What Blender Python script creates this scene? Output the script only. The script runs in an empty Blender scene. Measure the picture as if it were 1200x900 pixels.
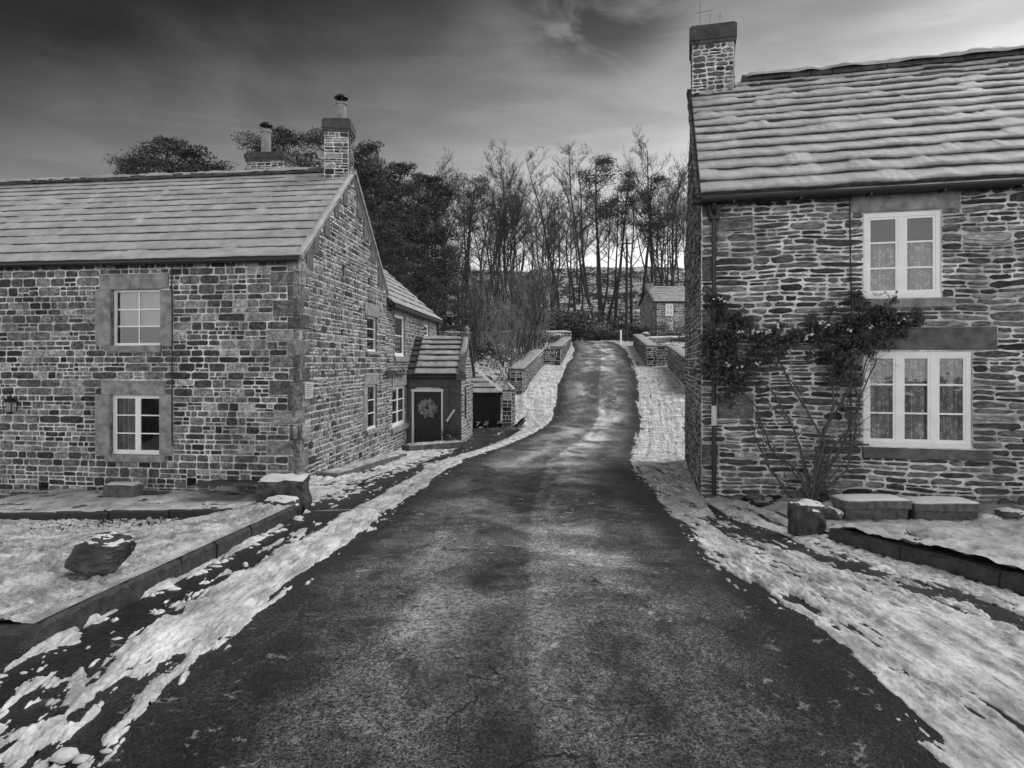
import bpy, math, random
import numpy as np
from mathutils import Vector, Matrix, noise as mnoise

# ------------------------------------------------------------ camera, world, sun, exposure
scene = bpy.context.scene
COL = scene.collection
EYE = 1.7
F = 800.0 / 1200.0            # focal length in frame widths
cam_d = bpy.data.cameras.new('camera')
cam = bpy.data.objects.new('camera', cam_d)
COL.objects.link(cam)
cam_d.sensor_width = 36.0
cam_d.lens = 36.0 * F
cam_d.shift_y = -25.0 / 1200.0
cam_d.clip_end = 6000
cam.location = (0, 0, EYE)
cam.rotation_euler = (math.radians(90), 0, 0)
scene.camera = cam

SUN_AZ = math.radians(70)      # measured from +Y (view direction) towards +X
SUN_EL = math.radians(54)
world = bpy.data.worlds.new('World')
scene.world = world
world.use_nodes = True
wn, wl = world.node_tree.nodes, world.node_tree.links
wn.clear()
w_out = wn.new('ShaderNodeOutputWorld')
w_bg = wn.new('ShaderNodeBackground')
w_sky = wn.new('ShaderNodeTexSky')
w_sky.sky_type = 'NISHITA'
w_sky.sun_disc = False
w_sky.sun_elevation = SUN_EL
w_sky.sun_rotation = SUN_AZ
w_bw = wn.new('ShaderNodeRGBToBW')
w_tc = wn.new('ShaderNodeTexCoord')
wl.new(w_sky.outputs[0], w_bw.inputs[0])


def wmath(op, a, b=None, clamp=False):
    n = wn.new('ShaderNodeMath'); n.operation = op; n.use_clamp = clamp
    for i, v in enumerate((a, b)):
        if v is None: continue
        if isinstance(v, (int, float)): n.inputs[i].default_value = v
        else: wl.new(v, n.inputs[i])
    return n.outputs[0]


def wdot(vec):
    n = wn.new('ShaderNodeVectorMath'); n.operation = 'DOT_PRODUCT'
    wl.new(w_tc.outputs['Generated'], n.inputs[0])
    v = Vector(vec).normalized()
    n.inputs[1].default_value = v
    return n.outputs['Value']


def wmap(v, a, b, c, d):
    n = wn.new('ShaderNodeMapRange'); n.interpolation_type = 'SMOOTHSTEP'
    wl.new(v, n.inputs[0])
    for i, x in enumerate((a, b, c, d)): n.inputs[i + 1].default_value = x
    return n.outputs[0]


def wnoise(scale, detail, stretch=(1, 1, 1), dist=0.0, rough=0.55):
    m = wn.new('ShaderNodeMapping'); m.inputs['Scale'].default_value = stretch
    wl.new(w_tc.outputs['Generated'], m.inputs[0])
    n = wn.new('ShaderNodeTexNoise'); n.inputs['Scale'].default_value = scale
    n.inputs['Detail'].default_value = detail; n.inputs['Distortion'].default_value = dist
    n.inputs['Roughness'].default_value = rough
    wl.new(m.outputs[0], n.inputs['Vector'])
    return n.outputs['Fac']


# overcast sky: thick dark cloud overhead and to the left, thinning towards the horizon and the right
base = wmath('ADD', wmath('MULTIPLY', w_bw.outputs[0], 0.04), 0.92)
sep = wn.new('ShaderNodeSeparateXYZ'); wl.new(w_tc.outputs['Generated'], sep.inputs[0])
wob = wnoise(2.2, 6, (1, 1, 2.2), 0.6)
q = wmath('SUBTRACT', sep.outputs['Z'], wmath('MULTIPLY', sep.outputs['X'], 0.33))
q = wmath('ADD', q, wmath('MULTIPLY', wmath('SUBTRACT', wob, 0.5), 0.16))
thick = wmath('ADD', wmap(q, 0.31, 0.56, 0.80, 0.075), wmap(q, 0.0, 0.36, 2.2, 0.0))
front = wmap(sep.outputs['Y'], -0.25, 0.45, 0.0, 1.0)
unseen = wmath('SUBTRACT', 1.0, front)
streak = wmap(wnoise(6.0, 7, (1, 1.0, 5.0), 0.5), 0.3, 0.7, 0.90, 1.12)
dark_cloud = wmap(wdot((0.13, 1.0, 0.56)), 0.990, 0.999, 1.0, 0.32)    # the dark cloud hanging at the top
dark_n = wmap(wnoise(7, 7, (1, 1, 1.6), 0.8), 0.36, 0.58, 0.0, 1.0)
dc = wmath('SUBTRACT', 1.0, wmath('MULTIPLY', wmath('SUBTRACT', 1.0, dark_cloud), dark_n))
vis = wmath('MULTIPLY', wmath('MULTIPLY', thick, streak), dc)
tot = wmath('MULTIPLY', base, wmath('ADD', wmath('MULTIPLY', vis, front), wmath('MULTIPLY', unseen, wmap(sep.outputs['Z'], 0.12, 0.6, 5.0, 0.8))))  # low bright band behind the camera, added to light the house fronts
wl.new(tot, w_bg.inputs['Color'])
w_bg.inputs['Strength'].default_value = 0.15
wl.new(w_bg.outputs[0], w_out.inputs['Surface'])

sun_d = bpy.data.lights.new('sun', 'SUN')
sun_d.energy = 1.0
sun_d.angle = math.radians(36)
sun_d.color = (1.0, 1.0, 1.0)
sun = bpy.data.objects.new('sun', sun_d)
COL.objects.link(sun)
sdir = Vector((math.sin(SUN_AZ) * math.cos(SUN_EL), math.cos(SUN_AZ) * math.cos(SUN_EL), math.sin(SUN_EL)))
sun.rotation_euler = sdir.to_track_quat('Z', 'Y').to_euler()
sun.location = (30, 30, 40)

scene.view_settings.view_transform = 'Standard'
scene.view_settings.look = 'None'
scene.view_settings.exposure = 1.3
scene.view_settings.gamma = 1.0
scene.view_settings.use_curve_mapping = False
scene.cycles.max_bounces = 6
scene.cycles.transparent_max_bounces = 8

# ------------------------------------------------------------ numpy noise


def _hash(ix, iy, seed):
    n = (ix.astype(np.int64) * 374761393 + iy.astype(np.int64) * 668265263 + seed * 982451653) & 0x7fffffff
    n = ((n ^ (n >> 13)) * 1274126177) & 0x7fffffff
    n = (n ^ (n >> 16)) & 0xffffff
    return n / float(0xffffff)


def vn(x, y, seed=0):
    x = np.asarray(x, float); y = np.asarray(y, float)
    ix = np.floor(x); iy = np.floor(y)
    fx = x - ix; fy = y - iy
    fx = fx * fx * (3 - 2 * fx); fy = fy * fy * (3 - 2 * fy)
    a = _hash(ix, iy, seed); b = _hash(ix + 1, iy, seed)
    c = _hash(ix, iy + 1, seed); d = _hash(ix + 1, iy + 1, seed)
    return (a * (1 - fx) + b * fx) * (1 - fy) + (c * (1 - fx) + d * fx) * fy


def fbm(x, y, seed=0, octv=4, gain=0.5):
    s = 0; a = 1; t = 0
    x = np.asarray(x, float); y = np.asarray(y, float)
    for i in range(octv):
        s = s + a * vn(x + 17.3 * i, y - 9.1 * i, seed + i); t += a
        x = x * 2.03; y = y * 2.03; a *= gain
    return s / t


def sst(v, a, b):
    t = np.clip((np.asarray(v, float) - a) / (b - a), 0, 1)
    return t * t * (3 - 2 * t)

# ------------------------------------------------------------ materials


class NT:
    def __init__(self, name):
        self.m = bpy.data.materials.new(name)
        self.m.use_nodes = True
        self.n = self.m.node_tree.nodes; self.l = self.m.node_tree.links
        self.n.clear()
        self.out = self.n.new('ShaderNodeOutputMaterial')
        self.p = self.n.new('ShaderNodeBsdfPrincipled')
        self.l.new(self.p.outputs[0], self.out.inputs[0])
        self.tc = self.n.new('ShaderNodeTexCoord')
        self.geo = self.n.new('ShaderNodeNewGeometry')

    def pos(self, scale=(1, 1, 1), world=False):
        m = self.n.new('ShaderNodeMapping'); m.inputs['Scale'].default_value = scale
        self.l.new(self.geo.outputs['Position'] if world else self.tc.outputs['Object'], m.inputs[0])
        return m.outputs[0]

    def noise(self, scale, detail=4, stretch=(1, 1, 1), rough=0.55, dist=0.0, world=False):
        n = self.n.new('ShaderNodeTexNoise')
        n.inputs['Scale'].default_value = scale; n.inputs['Detail'].default_value = detail
        n.inputs['Roughness'].default_value = rough; n.inputs['Distortion'].default_value = dist
        self.l.new(self.pos(stretch, world), n.inputs['Vector'])
        return n.outputs['Fac']

    def voro(self, scale, stretch=(1, 1, 1), feature='F1', out='Distance'):
        n = self.n.new('ShaderNodeTexVoronoi'); n.feature = feature
        n.inputs['Scale'].default_value = scale
        self.l.new(self.pos(stretch), n.inputs['Vector'])
        return n.outputs[out]

    def attr(self, name):
        a = self.n.new('ShaderNodeAttribute'); a.attribute_name = name
        return a.outputs['Fac']

    def math(self, op, a, b=None, clamp=False):
        n = self.n.new('ShaderNodeMath'); n.operation = op; n.use_clamp = clamp
        for i, v in enumerate((a, b)):
            if v is None: continue
            if isinstance(v, (int, float)): n.inputs[i].default_value = v
            else: self.l.new(v, n.inputs[i])
        return n.outputs[0]

    def map(self, v, a, b, c, d):
        n = self.n.new('ShaderNodeMapRange'); n.interpolation_type = 'SMOOTHSTEP'
        self.l.new(v, n.inputs[0])
        for i, x in enumerate((a, b, c, d)): n.inputs[i + 1].default_value = x
        return n.outputs[0]

    def mix(self, f, a, b):
        return self.math('ADD', self.math('MULTIPLY', a, self.math('SUBTRACT', 1.0, f)), self.math('MULTIPLY', b, f))

    def color(self, v):
        if isinstance(v, (int, float)): self.p.inputs['Base Color'].default_value = (v, v, v, 1)
        else: self.l.new(v, self.p.inputs['Base Color'])

    def rough(self, v):
        if isinstance(v, (int, float)): self.p.inputs['Roughness'].default_value = v
        else: self.l.new(v, self.p.inputs['Roughness'])

    def bump(self, h, dist=0.01, strength=1.0):
        b = self.n.new('ShaderNodeBump'); b.inputs['Distance'].default_value = dist
        b.inputs['Strength'].default_value = strength
        self.l.new(h, b.inputs['Height']); self.l.new(b.outputs[0], self.p.inputs['Normal'])


def plain(name, v, rough=0.7, var=0.25, scale=8, bump=0.0, spec=0.5):
    t = NT(name)
    n = t.noise(scale, 6)
    t.color(t.math('MULTIPLY', t.map(n, 0.25, 0.75, 1 - var, 1 + var), v))
    t.rough(rough)
    t.p.inputs['Specular IOR Level'].default_value = spec
    if bump: t.bump(t.noise(scale * 5, 5), bump)
    return t.m


def toned(name, lo, hi, scale=22, bump=0.006, rough=0.85, streak=(1, 1, 1)):
    """stones: the face attribute 'tone' 0..1 picks the stone's own grey; tone > 1 is mortar"""
    t = NT(name)
    tone = t.attr('tone')
    v = t.math('ADD', t.math('MULTIPLY', t.math('MINIMUM', tone, 1.0), hi - lo), lo)
    n1 = t.noise(scale, 7, streak, 0.65); n2 = t.noise(3.1, 4)
    n3 = t.noise(scale * 0.3, 5, streak, 0.6, 1.0)
    v = t.math('MULTIPLY', v, t.map(n1, 0.32, 0.68, 0.5, 1.5))
    v = t.math('MULTIPLY', v, t.map(n3, 0.32, 0.68, 0.6, 1.4))
    v = t.math('MULTIPLY', v, t.map(n2, 0.3, 0.7, 0.8, 1.2))
    mort = t.math('GREATER_THAN', tone, 1.5)
    mv = t.math('MULTIPLY', t.map(t.noise(9, 6), 0.3, 0.7, 0.42, 0.80), t.map(t.noise(1.1, 4), 0.32, 0.62, 0.6, 1.1))
    t.color(t.mix(mort, v, mv))
    t.rough(rough)
    t.p.inputs['Specular IOR Level'].default_value = 0.3
    h = t.math('ADD', n1, t.math('MULTIPLY', n3, 1.5))
    t.bump(h, bump)
    return t.m


M = {}
M['stone_left'] = toned('coursed sandstone', 0.026, 0.36, 20, 0.012)
M['stone_gable'] = toned('pale gable sandstone', 0.03, 0.36, 20, 0.012)
M['stone_right'] = toned('rubble sandstone', 0.028, 0.32, 24, 0.014, 0.85, (0.5, 0.5, 1.6))
M['dressed'] = plain('dressed sandstone', 0.24, 0.85, 0.4, 6, 0.004)
M['dressed_dark'] = plain('dark dressed sandstone', 0.10, 0.85, 0.45, 6, 0.004)
M['slate'] = plain('stone slates', 0.045, 0.7, 0.5, 7, 0.006)
M['black_iron'] = plain('black painted iron', 0.012, 0.45, 0.3, 20, 0.0)
M['white_paint'] = plain('white gloss paint', 0.82, 0.4, 0.06, 6, 0.0)
M['grey_paint'] = plain('grey render', 0.09, 0.8, 0.25, 5, 0.002)
M['door_paint'] = plain('black door paint', 0.012, 0.45, 0.3, 9, 0.0)
M['clay'] = plain('chimney clay', 0.22, 0.8, 0.25, 8, 0.003)
M['dark_wood'] = plain('tarred wood', 0.026, 0.75, 0.5, 11, 0.004)
M['wall_dark'] = toned('weathered wall stone', 0.02, 0.14, 16, 0.012)
M['bark'] = plain('tree bark', 0.045, 0.9, 0.5, 5, 0.01)
M['bark_pale'] = plain('pale bark', 0.18, 0.9, 0.4, 5, 0.01)
M['leaf'] = plain('rose leaf', 0.045, 0.55, 0.6, 6)
M['needle'] = plain('pine needles', 0.042, 0.7, 0.6, 1.3)
M['blossom'] = plain('snowed flower heads', 0.55, 0.8, 0.2, 9)
M['rose_stem'] = plain('rose stem', 0.07, 0.8, 0.5, 15)
M['pale_stem'] = plain('pale rose stem', 0.30, 0.8, 0.3, 15)
M['rock'] = plain('split rock', 0.05, 0.6, 0.7, 5, 0.03)
M['wreath_leaf'] = plain('wreath leaf', 0.42, 0.7, 0.6, 9)
M['sign'] = plain('sign board', 0.55, 0.6, 0.1, 10)
M['lettering'] = plain('dark lettering', 0.03, 0.6, 0.1, 10)


def snow_mat(name, lo=0.55, hi=0.82, bump=0.02, dirt=0.0, scale=9):
    t = NT(name)
    n = t.noise(scale, 7, (1, 1, 1), 0.6); n2 = t.noise(2.0, 5)
    v = t.map(n2, 0.3, 0.7, lo, hi)
    if dirt:
        v = t.math('MULTIPLY', v, t.map(t.noise(5.5, 8, (1, 0.35, 1), 0.7), 0.38, 0.60, 1 - dirt, 1.05))
        v = t.math('MULTIPLY', v, t.map(t.noise(38, 6, (1, 0.5, 1), 0.7), 0.36, 0.52, 1 - dirt * 0.7, 1.0))
    t.color(v); t.rough(0.6)
    t.p.inputs['Specular IOR Level'].default_value = 0.35
    t.bump(t.math('ADD', n, t.math('MULTIPLY', t.noise(scale * 5, 5), 0.35)), bump)
    return t.m


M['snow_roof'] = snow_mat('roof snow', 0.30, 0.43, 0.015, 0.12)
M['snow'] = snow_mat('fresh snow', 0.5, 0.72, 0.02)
M['snow_smooth'] = snow_mat('crusted snow', 0.30, 0.50, 0.03, 0.3, 5)
M['snow_lawn'] = snow_mat('trodden snow', 0.42, 0.66, 0.04, 0.5, 10)
M['snow_path'] = snow_mat('path snow', 0.42, 0.66, 0.02, 0.35, 7)
M['slush'] = snow_mat('slush', 0.50, 0.78, 0.02, 0.42, 8)

# glass
g = NT('window glass')
g.n.remove(g.p)
gt = g.n.new('ShaderNodeBsdfTransparent'); gg = g.n.new('ShaderNodeBsdfGlossy'); gm = g.n.new('ShaderNodeMixShader')
gf = g.n.new('ShaderNodeFresnel'); gf.inputs['IOR'].default_value = 1.52
gt.inputs[0].default_value = (0.82, 0.82, 0.82, 1); gg.inputs['Roughness'].default_value = 0.03
gg.inputs[0].default_value = (1, 1, 1, 1)
g.l.new(g.math('ADD', gf.outputs[0], 0.03), gm.inputs[0]); g.l.new(gt.outputs[0], gm.inputs[1]); g.l.new(gg.outputs[0], gm.inputs[2])
g.l.new(gm.outputs[0], g.out.inputs[0])
gb = g.n.new('ShaderNodeBump'); gb.inputs['Distance'].default_value = 0.004
g.l.new(g.noise(3, 2), gb.inputs['Height']); g.l.new(gb.outputs[0], gg.inputs['Normal'])
M['glass'] = g.m

t = NT('lace curtain')
a = t.voro(10.5); b = t.noise(60, 2); st = t.noise(34, 2, (1, 1, 0.02))
pat = t.map(a, 0.16, 0.24, 1, 0); ring = t.math('MULTIPLY', t.map(a, 0.30, 0.34, 0, 1), t.map(a, 0.40, 0.44, 1, 0))
v = t.math('ADD', t.map(b, 0.3, 0.7, 0.30, 0.42), t.math('MULTIPLY', t.math('MAXIMUM', pat, ring), 0.42))
t.color(t.math('MULTIPLY', v, t.map(st, 0.35, 0.65, 0.7, 1.15))); t.rough(0.9)
M['lace'] = t.m
M['curtain'] = plain('cloth curtain', 0.32, 0.9, 0.3, 7)
M['blind'] = plain('roller blind', 0.5, 0.9, 0.12, 3)
M['room'] = plain('dark room', 0.02, 0.9, 0.2, 3)

# asphalt
t = NT('worn asphalt')
spk = t.noise(60, 3, (1, 1, 1), 0.7, 0, True)
spk2 = t.noise(30, 5, (1, 0.8, 1), 0.7, 0, True)
big = t.noise(0.75, 5, (1, 0.55, 1), 0.55, 0.6, True)
mid = t.noise(2.6, 9, (1, 0.7, 1), 0.72, 0.6, True)
salt_lift = t.map(big, 0.45, 0.66, 0.0, 1.0)
wear_shade = t.noise(0.9, 3, (1.2, 0.12, 1), 0.5, 0, True)
fleck = t.map(t.noise(130, 2, (1, 1, 1), 0.6, 0, True), 0.56, 0.66, 0.0, 0.16)
v = t.math('ADD', t.map(spk, 0.36, 0.64, 0.003, 0.13), fleck)
v = t.math('MULTIPLY', v, t.map(spk2, 0.3, 0.7, 0.5, 1.6))
v = t.math('MULTIPLY', v, t.map(mid, 0.36, 0.64, 0.45, 1.7))
v = t.math('MULTIPLY', v, t.map(wear_shade, 0.35, 0.65, 0.75, 1.5))
edge = t.attr('edge')
salt_lift2 = t.math('MULTIPLY', salt_lift, t.map(spk2, 0.36, 0.62, 0.15, 1.0))
salt_lift2 = t.math('MULTIPLY', salt_lift2, t.attr('salt_lift'))
v = t.math('ADD', v, t.math('MULTIPLY', salt_lift2, 0.36))
v = t.math('MULTIPLY', v, t.map(edge, 0, 1, 1.0, 0.25))
frost = t.math('MULTIPLY', t.map(t.noise(7, 8, (1, 0.8, 1), 0.72, 0.4, True), 0.60, 0.625, 0.0, 1.0), t.map(t.noise(0.9, 3, (1, 1, 1), 0.5, 0, True), 0.44, 0.56, 0.0, 1.0))
v = t.mix(t.math('MULTIPLY', frost, 0.8), v, 0.5)
v = t.math('MULTIPLY', v, t.attr('wear_shade'))
cv = t.n.new('ShaderNodeTexVoronoi'); cv.feature = 'DISTANCE_TO_EDGE'; cv.inputs['Scale'].default_value = 0.55
cw = t.n.new('ShaderNodeVectorMath'); cw.operation = 'ADD'; t.l.new(t.geo.outputs['Position'], cw.inputs[0])
cn = t.n.new('ShaderNodeTexNoise'); cn.inputs['Scale'].default_value = 2.2; cn.inputs['Detail'].default_value = 6; t.l.new(t.geo.outputs['Position'], cn.inputs['Vector']); t.l.new(cn.outputs['Color'], cw.inputs[1]); t.l.new(cw.outputs[0], cv.inputs['Vector'])
crack = t.math('MULTIPLY', t.map(cv.outputs['Distance'], 0.002, 0.009, 1.0, 0.0), t.map(t.noise(0.5, 2, (1, 1, 1), 0.5, 0, True), 0.45, 0.55, 0.0, 0.85))
v = t.math('MULTIPLY', v, t.math('SUBTRACT', 1.0, crack))
t.color(v)
t.rough(t.math('ADD', t.map(mid, 0.3, 0.7, 0.50, 0.75), t.math('MULTIPLY', edge, -0.12)))
t.p.inputs['Specular IOR Level'].default_value = 0.3
t.bump(t.math('ADD', t.math('MULTIPLY', spk, 0.9), t.math('ADD', t.math('MULTIPLY', spk2, 0.8), t.math('MULTIPLY', mid, 0.6))), 0.03)
M['asphalt'] = t.m

# terrain: snow over bracken and leaf litter
t = NT('snowy hillside')
n1 = t.noise(1.3, 8, (1, 1, 1), 0.72, 0.4); n2 = t.noise(0.22, 4)
cover = t.map(t.math('ADD', n1, t.math('MULTIPLY', t.math('SUBTRACT', n2, 0.5), 0.5)), 0.46, 0.56, 0.0, 1.0)
sep = t.n.new('ShaderNodeSeparateXYZ'); t.l.new(t.pos(), sep.inputs[0])
far = t.map(sep.outputs['Y'], 33, 40, 0.0, 1.0)
cover = t.math('MULTIPLY', cover, far)
t.color(t.mix(cover, t.map(t.noise(6, 5), 0.3, 0.7, 0.02, 0.06), 0.62)); t.rough(0.9)
t.bump(n1, 0.25)
M['terrain'] = t.m

# ------------------------------------------------------------ mesh helpers
ORG = {}


class MB:
    def __init__(self):
        self.v = []; self.f = []; self.t = []

    def face(self, idx, tone=0.5):
        self.f.append(idx); self.t.append(tone)

    def quad(self, a, b, c, d, tone=0.5):
        i = len(self.v); self.v += [tuple(a), tuple(b), tuple(c), tuple(d)]
        self.face((i, i + 1, i + 2, i + 3), tone)

    def poly(self, pts, tone=0.5):
        i = len(self.v); self.v += [tuple(p) for p in pts]
        self.face(tuple(range(i, i + len(pts))), tone)

    def hexa(self, c, tone=0.5):
        """c: 8 corners, bottom 4 then top 4"""
        i = len(self.v); self.v += [tuple(p) for p in c]
        for f in ((0, 3, 2, 1), (4, 5, 6, 7), (0, 1, 5, 4), (1, 2, 6, 5), (2, 3, 7, 6), (3, 0, 4, 7)):
            self.face(tuple(i + k for k in f), tone)

    def box(self, cx, cy, cz, sx, sy, sz, tone=0.5, rz=0.0):
        c, s = math.cos(rz), math.sin(rz); pts = []
        for z in (cz - sz / 2, cz + sz / 2):
            for x, y in ((-1, -1), (1, -1), (1, 1), (-1, 1)):
                x *= sx / 2; y *= sy / 2
                pts.append((cx + x * c - y * s, cy + x * s + y * c, z))
        self.hexa(pts, tone)

    def tube(self, pts, rad, k=6, tone=0.5, cap=True):
        n = len(pts); i0 = len(self.v)
        pts = [Vector(p) for p in pts]
        if not hasattr(rad, '__len__'): rad = [rad] * n
        ref = None
        for i, p in enumerate(pts):
            d = (pts[min(i + 1, n - 1)] - pts[max(i - 1, 0)])
            if d.length < 1e-9: d = Vector((0, 0, 1))
            d.normalize()
            if ref is None:
                ref = d.orthogonal().normalized()
            a = (ref - d * ref.dot(d))
            if a.length < 1e-6: a = d.orthogonal()
            a.normalize(); ref = a; b = d.cross(a); r = rad[i]
            for j in range(k):
                w = 2 * math.pi * j / k
                q = p + a * (math.cos(w) * r) + b * (math.sin(w) * r)
                self.v.append((q.x, q.y, q.z))
        for i in range(n - 1):
            for j in range(k):
                a = i0 + i * k + j; b = i0 + i * k + (j + 1) % k
                self.face((a, b, b + k, a + k), tone)
        if cap and k > 3:
            self.face(tuple(i0 + j for j in range(k))[::-1], tone)
            self.face(tuple(i0 + (n - 1) * k + j for j in range(k)), tone)

    def lathe(self, c, prof, k=16, tone=0.5):
        i0 = len(self.v)
        for r, z in prof:
            for j in range(k):
                w = 2 * math.pi * j / k
                self.v.append((c[0] + r * math.cos(w), c[1] + r * math.sin(w), c[2] + z))
        for i in range(len(prof) - 1):
            for j in range(k):
                a = i0 + i * k + j; b = i0 + i * k + (j + 1) % k
                self.face((a, b, b + k, a + k), tone)
        self.face(tuple(i0 + (len(prof) - 1) * k + j for j in range(k)), tone)

    def build(self, name, mat, parent=None, smooth=False, origin=None, tone=False):
        me = bpy.data.meshes.new(name)
        o = ORG[parent.name] if parent is not None else Vector(origin if origin is not None else (0, 0, 0))
        if len(self.v):
            vv = np.array(self.v, dtype=float) - np.array(o)[None, :]
        else: vv = np.zeros((0, 3))
        me.from_pydata(vv.tolist(), [], self.f)
        if tone:
            at = me.attributes.new('tone', 'FLOAT', 'FACE')
            at.data.foreach_set('value', np.array(self.t, dtype=np.float32))
        if smooth: me.polygons.foreach_set('use_smooth', [True] * len(me.polygons))
        me.materials.append(M[mat]); me.update()
        ob = bpy.data.objects.new(name, me)
        COL.objects.link(ob)
        if parent is not None:
            ob.parent = parent
        else:
            ob.location = o
        ORG[ob.name] = Vector(o)
        return ob


def tag(o, label=None, cat=None, group=None, kind=None):
    if label: o['label'] = label
    if cat: o['category'] = cat
    if group: o['group'] = group
    if kind: o['kind'] = kind
    return o


def empty(name, loc, label, cat, group=None):
    o = bpy.data.objects.new(name, None)
    COL.objects.link(o); o.location = loc; o.empty_display_size = 0.3
    ORG[o.name] = Vector(loc)
    return tag(o, label, cat, group)


def copy_tree(o, parent=None):
    c = o.copy(); COL.objects.link(c)
    if parent is not None: c.parent = parent
    for ch in list(o.children): copy_tree(ch, c)
    return c


def sheet(name, X, Y, Z, keep, mat, kind='structure', attrs=None, smooth=True):
    """structured grid (rows = y) with the cells outside keep left out"""
    r, c = X.shape
    idx = np.arange(r * c).reshape(r, c)
    k = keep[:-1, :-1] & keep[1:, :-1] & keep[:-1, 1:] & keep[1:, 1:]
    q = np.stack([idx[:-1, :-1][k], idx[:-1, 1:][k], idx[1:, 1:][k], idx[1:, :-1][k]], axis=1)
    used = np.unique(q); remap = np.full(r * c, -1, dtype=np.int64); remap[used] = np.arange(len(used))
    co = np.stack([X.ravel(), Y.ravel(), Z.ravel()], axis=1)[used].astype(np.float32)
    q = remap[q].astype(np.int32)
    me = bpy.data.meshes.new(name)
    me.vertices.add(len(co)); me.vertices.foreach_set('co', co.ravel())
    me.loops.add(q.size); me.loops.foreach_set('vertex_index', q.ravel())
    me.polygons.add(len(q))
    me.polygons.foreach_set('loop_start', np.arange(0, q.size, 4, dtype=np.int32))
    me.update(calc_edges=True)
    me.polygons.foreach_set('use_smooth', [smooth] * len(q))
    for an, av in (attrs or {}).items():
        at = me.attributes.new(an, 'FLOAT', 'POINT')
        at.data.foreach_set('value', av.ravel()[used].astype(np.float32))
    me.materials.append(M[mat])
    o = bpy.data.objects.new(name, me); COL.objects.link(o)
    o['kind'] = kind
    return o

# ------------------------------------------------------------ the lie of the land


_py = np.linspace(-60, 3000, 60)
PY = [-50, 0, 4, 9, 12, 17, 23, 27, 30, 36, 42, 52, 60, 70, 82, 92, 110, 130, 160, 250, 800, 3000]
PZ = [0.6, 0.0, -0.03, -0.35, -0.5, -0.74, -1.0, -1.0, -0.68, 0.5, 1.45, 2.65, 3.5, 4.15, 4.95, 6.6, 13.0, 20.0, 22.0, 15.0, -10, -30]
_gy = np.concatenate([np.arange(-50, 170, 0.25)])
_gz = np.interp(_gy, PY, PZ)
_k = np.hanning(11); _k /= _k.sum()
_gzs = np.convolve(np.pad(_gz, 5, mode='edge'), _k, mode='valid')


def prof(y):
    y = np.asarray(y, float)
    return np.where(y < 160, np.interp(y, _gy, _gzs), np.interp(y, PY, PZ))


EY = [0, 2.9, 4, 9, 17, 23, 30, 36, 42, 52, 60, 66, 75]
XL = [-1.85, -1.85, -1.9, -1.8, -1.25, 0.0, 1.85, 2.4, 3.3, 4.75, 5.2, 3.6, -4]
XR = [1.9, 1.9, 1.95, 2.1, 2.9, 4.2, 5.6, 6.6, 7.5, 8.7, 8.9, 7.9, 1.5]


def xl(y): return np.interp(y, EY, XL)
def xr(y): return np.interp(y, EY, XR)


KRX = lambda y: np.interp(y, [0, 1.5, 5.2, 7.6, 9], [5.3, 4.9, 3.95, 3.36, 3.3])   # right kerb
KLX = -2.86


def Hverge(x, y):
    x = np.asarray(x, float); y = np.asarray(y, float)
    drop = np.interp(y, [9, 14, 24, 27, 31], [0.0, 0.13, 0.27, 0.22, 0.0]) * sst(xl(y) - x, 0.2, 1.9)
    camber = 0.0
    rise = np.interp(y, [28, 33, 42, 50], [0, 0.22, 0.1, 0]) * sst(xl(y) - x, 0.0, 1.2)
    return prof(y) - drop + rise + camber


def Hlawn(x, y):
    x = np.asarray(x, float)
    k = np.maximum(sst(KLX - x, 0.1, 2.4), sst(y, 10.2, 12.2))
    return prof(y) + 0.165 - 0.68 * sst(y, 5.5, 12.4) * k - 0.02 * np.clip(-4 - x, 0, 20)


def Hright(x, y):
    k = np.where(y < 7.6, 1.0, sst(x, 3.5, 4.0))
    return prof(y) + (0.175 - 0.12 * sst(y, 6.9, 8.3)) * k + 0.0 * y


# far terrain sheet with the wooded hill
ys = np.concatenate([np.arange(-40, 0, 4), np.arange(0, 34, 1.0), np.arange(34, 170, 1.5), np.geomspace(170, 3000, 40)])
xs = np.concatenate([-np.geomspace(3000, 130, 30), np.arange(-128, 129, 2.0), np.geomspace(130, 3000, 30)])
TX, TY = np.meshgrid(xs, ys)


def Hill(x, y):
    z = prof(y)
    side = 1.0 + 0.35 * sst(-x, 10, 90) * sst(y, 60, 110)
    lump = (fbm(x / 22, y / 22, 5, 4) - 0.5) * 5.0 * sst(y, 68, 100)
    return z + (side - 1) * np.clip(z, 0, 50) + lump + (fbm(x / 3, y / 3, 9, 3) - 0.5) * 0.7 * sst(y, 33, 45) * sst(np.abs(x - (xl(y) + xr(y)) / 2), 3.5, 7)


TZ = Hill(TX, TY) - 0.25 + 0.16 * sst(TY, 33, 40) * sst(np.abs(TX - (xl(TY) + xr(TY)) / 2), 4, 6)
TZ = np.where((TY < 34), np.minimum(TZ, prof(TY) - 0.35 - 0.9 * sst(-TX, 2.5, 3.5) * sst(TY, 6, 9)), TZ)
sheet('terrain', TX, TY, TZ, np.ones_like(TX, bool), 'terrain')

# road: one asphalt sheet from kerb to kerb
ry = np.concatenate([np.geomspace(1.0, 34, 420), np.arange(34.2, 64, 0.25)])
ru = np.linspace(0, 1, 200)
lo = np.where(ry < 9.6, KLX + 0.03, np.where(ry < 13, -3.6, -6.2)); lo = np.where(ry > 28, xl(ry) - 1.2, lo)
hi = np.where(ry < 7.6, KRX(ry) - 0.02, np.where(ry < 10, 3.4, xr(ry) + 3.0))
RX = lo[:, None] + (hi - lo)[:, None] * ru[None, :]; RY = np.repeat(ry[:, None], len(ru), 1)
RZ = Hverge(RX, RY) + 0.004
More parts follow.
